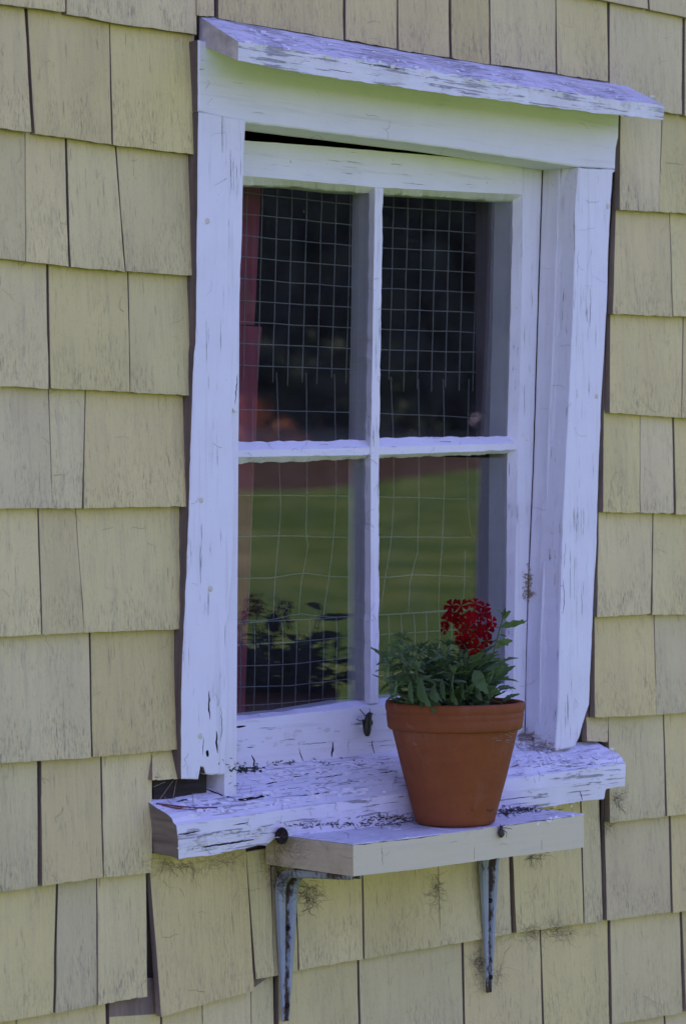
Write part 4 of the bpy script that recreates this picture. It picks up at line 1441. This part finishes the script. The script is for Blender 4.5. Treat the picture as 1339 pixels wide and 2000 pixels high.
def spider():
    root = empty('spider', W(978, 1633, -.163), 'small dark spider on the front edge of the shelf below the pot', 'spider')
    yq = -.1635
    for nm, (px, py, rx, rz, ry) in (('abdomen', (978, 1627, .0042, .0058, .0034)), ('head', (978, 1616.5, .0024, .0026, .0024))):
        c = W(px, py, yq)
        v, f = [], []
        for j in range(7):
            a = math.pi * j / 6
            for k in range(12):
                t = 2 * math.pi * k / 12
                v.append(c + Vector((math.sin(a) * math.cos(t) * rx, math.sin(a) * math.sin(t) * ry, math.cos(a) * rz)))
        for j in range(6):
            for k in range(12):
                f.append((j * 12 + k, j * 12 + (k + 1) % 12, (j + 1) * 12 + (k + 1) % 12, (j + 1) * 12 + k))
        link_mesh(nm, v, f, M['spider'], root, smooth=True)
    for pl in ([(982, 1617), (988, 1617), (999, 1619)], [(982, 1620), (986, 1624), (983, 1633)], [(975, 1617), (972, 1620), (971, 1628)], [(975, 1615), (977, 1609)], [(980, 1614), (985, 1611)], [(981, 1621), (989, 1626), (988, 1636)], [(974, 1620), (970, 1614)], [(976, 1632), (973, 1638)]):
        P = [W(a, b, yq - .0005 - .002 * (i == 1)) for i, (a, b) in enumerate(pl)]
        v, f = [], []
        tube(v, f, P, .0005, .0003, 4)
        link_mesh('leg', v, f, M['spider'], root)
spider()
def wasp_plug():
    c = W(550, 1634, -.066)
    v, f = [], []
    n, m = 16, 9
    for j in range(m):
        a = math.pi * j / (m - 1)
        for k in range(n):
            t = 2 * math.pi * k / n
            p = Vector((math.sin(a) * math.cos(t) * .0080, math.sin(a) * math.sin(t) * .0075, math.cos(a) * .0094 * (1.12 if a < 1.5 else .9)))
            p *= 1 + .08 * noise.noise(p * 300)
            v.append(c + p)
    for j in range(m - 1):
        for k in range(n):
            f.append((j * n + k, j * n + (k + 1) % n, (j + 1) * n + (k + 1) % n, (j + 1) * n + k))
    o = link_mesh('insect_nest', v, f, M['nest'], None, smooth=True)
    tag(o, 'dark brown round lump wedged between the sill and the shelf end', 'insect nest')
wasp_plug()

# scene-wide ray for litter that lies on whatever is there
bpy.context.view_layer.update()
DG = bpy.context.evaluated_depsgraph_get()
def at(px, py, lift=.0006):
    d = (FWD + RGT * ((px - 669.5) / FPX) + UP * ((1000.0 - py) / FPX)).normalized()
    ok, loc, n, i, ob, mt = S.ray_cast(DG, CAM, d)
    if not ok or (loc - CAM).length > 5: return None
    if n.dot(d) > 0: n = -n
    return loc + n * lift
def strands(name, items, mat, label, cat, kind='stuff', thin=.30):
    v, f = [], []
    for pl, r in items:
        P = [at(a, b) for a, b in pl]
        P = [p for p in P if p is not None]
        if len(P) < 2: continue
        if max((q - p).length for p, q in zip(P, P[1:])) > .05: continue
        tube(v, f, resample(P, max(3, len(P) * 2)), r * thin, r * thin * .6, 4)
    if not v: return
    o = link_mesh(name, v, f, mat, None)
    return tag(o, label, cat, kind=kind)
def bits(cx, cy, rx, ry, n, rr, length=9, r=.0006, spread=.9):
    out = []
    for _ in range(n):
        x, y = cx + rr.gauss(0, rx), cy + rr.gauss(0, ry)
        a = rr.gauss(-.12, spread)
        l = length * rr.uniform(.4, 1.2)
        out.append(([(x, y), (x + math.cos(a) * l * .5, y + math.sin(a) * l * .4 + rr.uniform(-1, 1)), (x + math.cos(a) * l, y + math.sin(a) * l * .8)], r * rr.uniform(.5, 1.4)))
    return out
def tangle(cx, cy, rx, ry, n, rr, length=26, r=.0003):
    out = []
    for _ in range(int(n * 1.6)):
        x, y = cx + rr.gauss(0, rx * .85), cy + rr.gauss(0, ry * .85)
        a = rr.uniform(0, 6.28)
        pl = [(x, y)]
        for k in range(rr.randint(3, 6)):
            a += rr.gauss(0, .38)
            s = length / 5.5 * rr.uniform(.5, 1.4)
            x += math.cos(a) * s; y += math.sin(a) * s
            pl.append((x, y))
        out.append((pl, r * rr.uniform(.6, 1.3)))
    return out
rq = random.Random(21)
strands('cobweb', tangle(602, 1748, 10, 16, 70, rq, 34, .00045) + tangle(540, 1700, 12, 14, 60, rq, 30) + tangle(556, 1725, 8, 16, 70, rq, 26, .0005), M['web'], 'dark dusty cobweb tangled round the left shelf bracket', 'cobweb')
strands('cobweb', tangle(565, 1660, 26, 16, 60, rq, 34, .00022) + tangle(549, 1648, 8, 10, 40, rq, 22, .0003), M['web'], 'thin grey cobweb over the end grain of the shelf', 'cobweb')
strands('cobweb', tangle(345, 1690, 26, 7, 70, rq, 40, .0003) + tangle(410, 1680, 30, 6, 40, rq, 46, .0003) + tangle(450, 1668, 20, 5, 16, rq, 40, .0003), M['web'], 'grey cobweb hanging under the left end of sill', 'cobweb')
strands('cobweb', tangle(1040, 1674, 12, 3.5, 34, rq, 24, .0005) + [([(1022, 1680), (1035, 1675), (1054, 1678)], .0012), ([(1034, 1675), (1044, 1668)], .0008), ([(1054, 1678), (1055, 1667)], .001)], M['web'], 'small dark cobweb under the right part of shelf', 'cobweb')
strands('cobweb', tangle(1050, 1822, 44, 6, 70, rq, 34, .00035) + tangle(1092, 1818, 16, 8, 24, rq, 34, .0003), M['web'], 'dusty cobweb along shingle edge right of the right bracket', 'cobweb')
strands('cobweb', tangle(934, 1885, 6, 18, 50, rq, 30, .0004) + tangle(972, 1905, 7, 12, 20, rq, 30, .0003) + [([(968, 1925), (980, 1880), (983, 1862), (998, 1846)], .0006), ([(983, 1862), (992, 1852)], .0005)], M['web'], 'dark cobweb beside the foot of right bracket', 'cobweb')
strands('cobweb', tangle(852, 1738, 5, 20, 44, rq, 26, .0004) + [([(855, 1745), (836, 1785), (848, 1800), (856, 1830)], .0005)], M['web'], 'dark dusty web on the shingle joint below the pot', 'cobweb')
strands('cobweb', tangle(1205, 1562, 9, 9, 40, rq, 24, .0004) + tangle(1186, 1612, 8, 5, 20, rq, 26, .0004), M['web'], 'dark web under the broken right corner of sill', 'cobweb')
strands('leaf_litter', bits(690, 1610, 50, 3, 90, rq) + bits(760, 1598, 24, 3, 90, rq) + bits(1020, 1582, 30, 3, 120, rq) + bits(985, 1588, 12, 3, 40, rq), M['web'], 'dark crumbled litter where the sill meets shelf', 'litter', thin=.8)
strands('leaf_litter', bits(1015, 1445, 16, 8, 110, rq, 14, .0004) + bits(1055, 1458, 16, 6, 50, rq, 14, .0004), M['straw'], 'dry plant litter caught in the right corner of sill', 'litter', thin=.8)
strands('moss', bits(482, 1503, 14, 2.4, 110, rq, 6, .0009), M['bug'], 'small dark moss clump at sash foot on left sill', 'moss', thin=.9)
strands('paint_flakes', bits(620, 1525, 110, 14, 60, rq, 9, .0004, .3) + bits(1090, 1490, 60, 10, 50, rq, 9, .0004, .3) + bits(560, 1490, 60, 4, 60, rq, 6, .0007), M['web'], 'dark paint flakes and grit scattered over the weathered sill', 'grit', thin=.7)
strands('mud_dab', bits(1030, 1140, 3, 14, 110, rq, 7, .0008) + bits(1026, 1160, 6, 6, 50, rq, 7, .0006), M['straw'], 'tan dried mud smear on the right sash stile', 'mud', thin=.8)
strands('straw', [([(312, 1562), (330, 1535), (338, 1524)], .0006), ([(338, 1562), (341, 1540), (344, 1524)], .0006), ([(320, 1556), (336, 1572)], .0006), ([(300, 1537), (322, 1527)], .0006), ([(375, 1548), (378, 1575), (392, 1588)], .0004), ([(450, 1515), (462, 1540)], .0005)], M['straw'], 'few dry straw stalks in the rotten corner of sill', 'straw', thin=.85)
strands('pine_needle', [([(305, 1571), (340, 1575), (380, 1579), (424, 1578)], .0013)], M['needle'], 'long reddish pine needle lying on the left end of sill', 'pine needle', kind=None, thin=1)
strands('pine_needle', [([(316, 1574), (352, 1581), (400, 1584)], .0010)], M['needle'], 'shorter reddish pine needle just in front of the long one', 'pine needle', kind=None, thin=1)
def flakes(regions, rr):
    v, f = [], []
    for (x0, x1, ya, yb, n) in regions:
        for _ in range(n):
            u = rr.random()
            px = x0 + (x1 - x0) * u
            py = ya + (yb - ya) * u + rr.uniform(-1, 1) * 16
            p, q = at(px, py, .0002), at(px + 6, py, .0002)
            r_ = at(px, py + 4, .0002)
            if p is None or q is None or r_ is None or (p - q).length > .012 or (p - r_).length > .02: continue
            a = (q - p).normalized()
            nn = a.cross((r_ - p)).normalized()
            if nn.dot(CAM - p) < 0: nn = -nn
            b = nn.cross(a)
            L, wd = rr.uniform(.002, .0075), rr.uniform(.0009, .0026)
            lift = rr.uniform(.0004, .0016)
            i = len(v)
            k = 6
            for j in range(k):
                t = 2 * math.pi * j / k + rr.uniform(-.3, .3)
                e = rr.uniform(.7, 1.2)
                v.append(p + a * math.cos(t) * L * e + b * math.sin(t) * wd * e + nn * (lift * (.6 + .5 * math.sin(t))))
            for j in range(k):
                v.append(v[i + j] - nn * .00025)
            f.append(tuple(range(i, i + k)))
            f.append(tuple(range(i + k, i + 2 * k))[::-1])
            for j in range(k):
                f.append((i + j, i + (j + 1) % k, i + k + (j + 1) % k, i + k + j))
    o = link_mesh('paint_curls', v, f, M['flake'], None)
    tag(o, 'lifted chips of white paint on the sill and trim', 'paint chips', kind='stuff')
flakes([(360, 770, 1580, 1530, 130), (460, 770, 1515, 1490, 110), (1000, 1200, 1490, 1470, 70), (350, 540, 1650, 1625, 40), (470, 1280, 70, 205, 130), (450, 740, 1450, 1425, 24), (700, 780, 1622, 1605, 14), (1000, 1120, 1600, 1585, 20)], random.Random(5))
# wind-blown hairs and old spider silk stuck to the paint
items = []
for _ in range(230):
    x, y = rq.uniform(0, 1339), rq.uniform(0, 2000)
    if 450 < x < 1040 and 330 < y < 1400: continue
    a = rq.uniform(0, 6.28); pl = [(x, y)]
    for k in range(rq.randint(2, 5)):
        a += rq.gauss(0, .5); x += math.cos(a) * 7; y += math.sin(a) * 7
        pl.append((x, y))
    items.append((pl, rq.uniform(.00012, .00026)))
strands('plant_hairs', items, M['web'], 'fine dark fibres stuck to the painted wall and trim', 'fibres', thin=.65)
items = []
for _ in range(110):
    x, y = rq.choice(((rq.uniform(455, 1030), rq.uniform(1480, 1560)), (rq.uniform(350, 800), rq.uniform(1560, 1640)), (rq.uniform(1000, 1210), rq.uniform(1470, 1560)), (rq.uniform(460, 1000), rq.uniform(862, 900)), (rq.uniform(712, 745), rq.uniform(400, 1360))))
    a = rq.uniform(0, 6.28); pl = [(x, y)]
    for k in range(rq.randint(2, 4)):
        a += rq.gauss(0, .6); x += math.cos(a) * 5; y += math.sin(a) * 5
        pl.append((x, y))
    items.append((pl, rq.uniform(.00014, .0003)))
strands('sill_fibres', items, M['web'], 'fine dark fibres lying on the sill and glazing bars', 'fibres', thin=.7)

# ------------------------------------------------------------------ the garden mirrored in the glass
def tree(name, pos, h, rad, label, seed, n=2600, mat='needles', trunk=True, group='trees beyond the lawn', cat='tree', leafsize=.34, low=.08):
    rr = random.Random(seed)
    root = empty(name, pos, label, cat, group)
    v, f = [], []
    if trunk:
        P = [pos + Vector((0, 0, -.2)), pos + Vector((rr.uniform(-.1, .1), rr.uniform(-.1, .1), h * .5)), pos + Vector((rr.uniform(-.3, .3), rr.uniform(-.3, .3), h * .95))]
        tube(v, f, resample(P, 8), .035 * h * .6, .01, 8)
        for k in range(9):
            z = h * (.2 + .07 * k); a = rr.uniform(0, 6.28); L = rad * (1 - z / h) * 1.2 + .3
            b = pos + Vector((0, 0, z))
            tube(v, f, [b, b + Vector((math.cos(a) * L * .5, math.sin(a) * L * .5, L * .15)), b + Vector((math.cos(a) * L, math.sin(a) * L, L * .2))], .06, .015, 5)
        link_mesh('trunk', v, f, M['bark'], root)
    v, f = [], []
    clumps = []
    for k in range(int(16 + h * 3)):
        t = rr.uniform(low, 1) ** .9
        a = rr.uniform(0, 6.28)
        R = rad * (1 - t) ** .7 * rr.uniform(.35, 1.0) + .1
        clumps.append((Vector((math.cos(a) * R, math.sin(a) * R, h * t)), rad * rr.uniform(.25, .45)))
    for k in range(n):
        c, cr = rr.choice(clumps)
        d = Vector((rr.gauss(0, 1), rr.gauss(0, 1), rr.gauss(0, .7))) * cr * .55
        p = pos + c + d
        p.z = max(p.z, pos.z + .05)
        s = leafsize * rr.uniform(.5, 1.2)
        a = Vector((rr.gauss(0, 1), rr.gauss(0, 1), rr.gauss(0, 1))).normalized() * s
        b = a.cross(Vector((rr.gauss(0, 1), rr.gauss(0, 1), rr.gauss(0, 1)))).normalized() * s * .6
        i = len(v)
        v += [p - a, p + b, p + a, p - b]
        f.append((i, i + 1, i + 2, i + 3))
    link_mesh('crown', v, f, M[mat], root)
    return root
spots = [(40.5, -7.5, 9.5, 3.0), (41.5, -4.2, 10.5, 3.2), (40.8, -1.2, 9.0, 2.9), (42.0, 1.8, 11.0, 3.2), (41.2, 4.8, 9.8, 3.0), (43.0, 8.0, 10.0, 3.2), (45.5, -5.8, 11.5, 3.5), (46, -2.6, 12, 3.6), (46, .4, 11.5, 3.5), (46.5, 3.4, 12, 3.6), (46, 6.4, 11.5, 3.5)]
where = ['leftmost in front row', 'second in front row', 'third in front row', 'fourth in front row', 'fifth in front row', 'rightmost in front row', 'leftmost in rear row', 'second in rear row', 'third in rear row', 'fourth in rear row', 'rightmost in rear row']
for k, (s, u, h, r) in enumerate(spots):
    tree('garden_tree', su(s, u), h, r, 'dark tree mirrored in the upper panes', 100 + k, n=3400, leafsize=.42, low=.02)
tree('rust_shrub', su(34.5, -3.3), 1.25, 1.15, 'rust orange low shrub mirrored in the upper left pane', 201, 1500, 'rust_leaf', False, None, 'shrub', .12, .0)
tree('rust_shrub', su(35.5, -1.6), .55, 1.1, 'brownish orange spreading shrub mirrored above the lawn', 202, 1200, 'rust_leaf', False, None, 'shrub', .12, .0)
tree('green_shrub', su(36.5, .2), 1.3, 1.3, 'green shrub mirrored beside the orange ones', 203, 1400, 'needles', False, None, 'shrub', .16, .0)
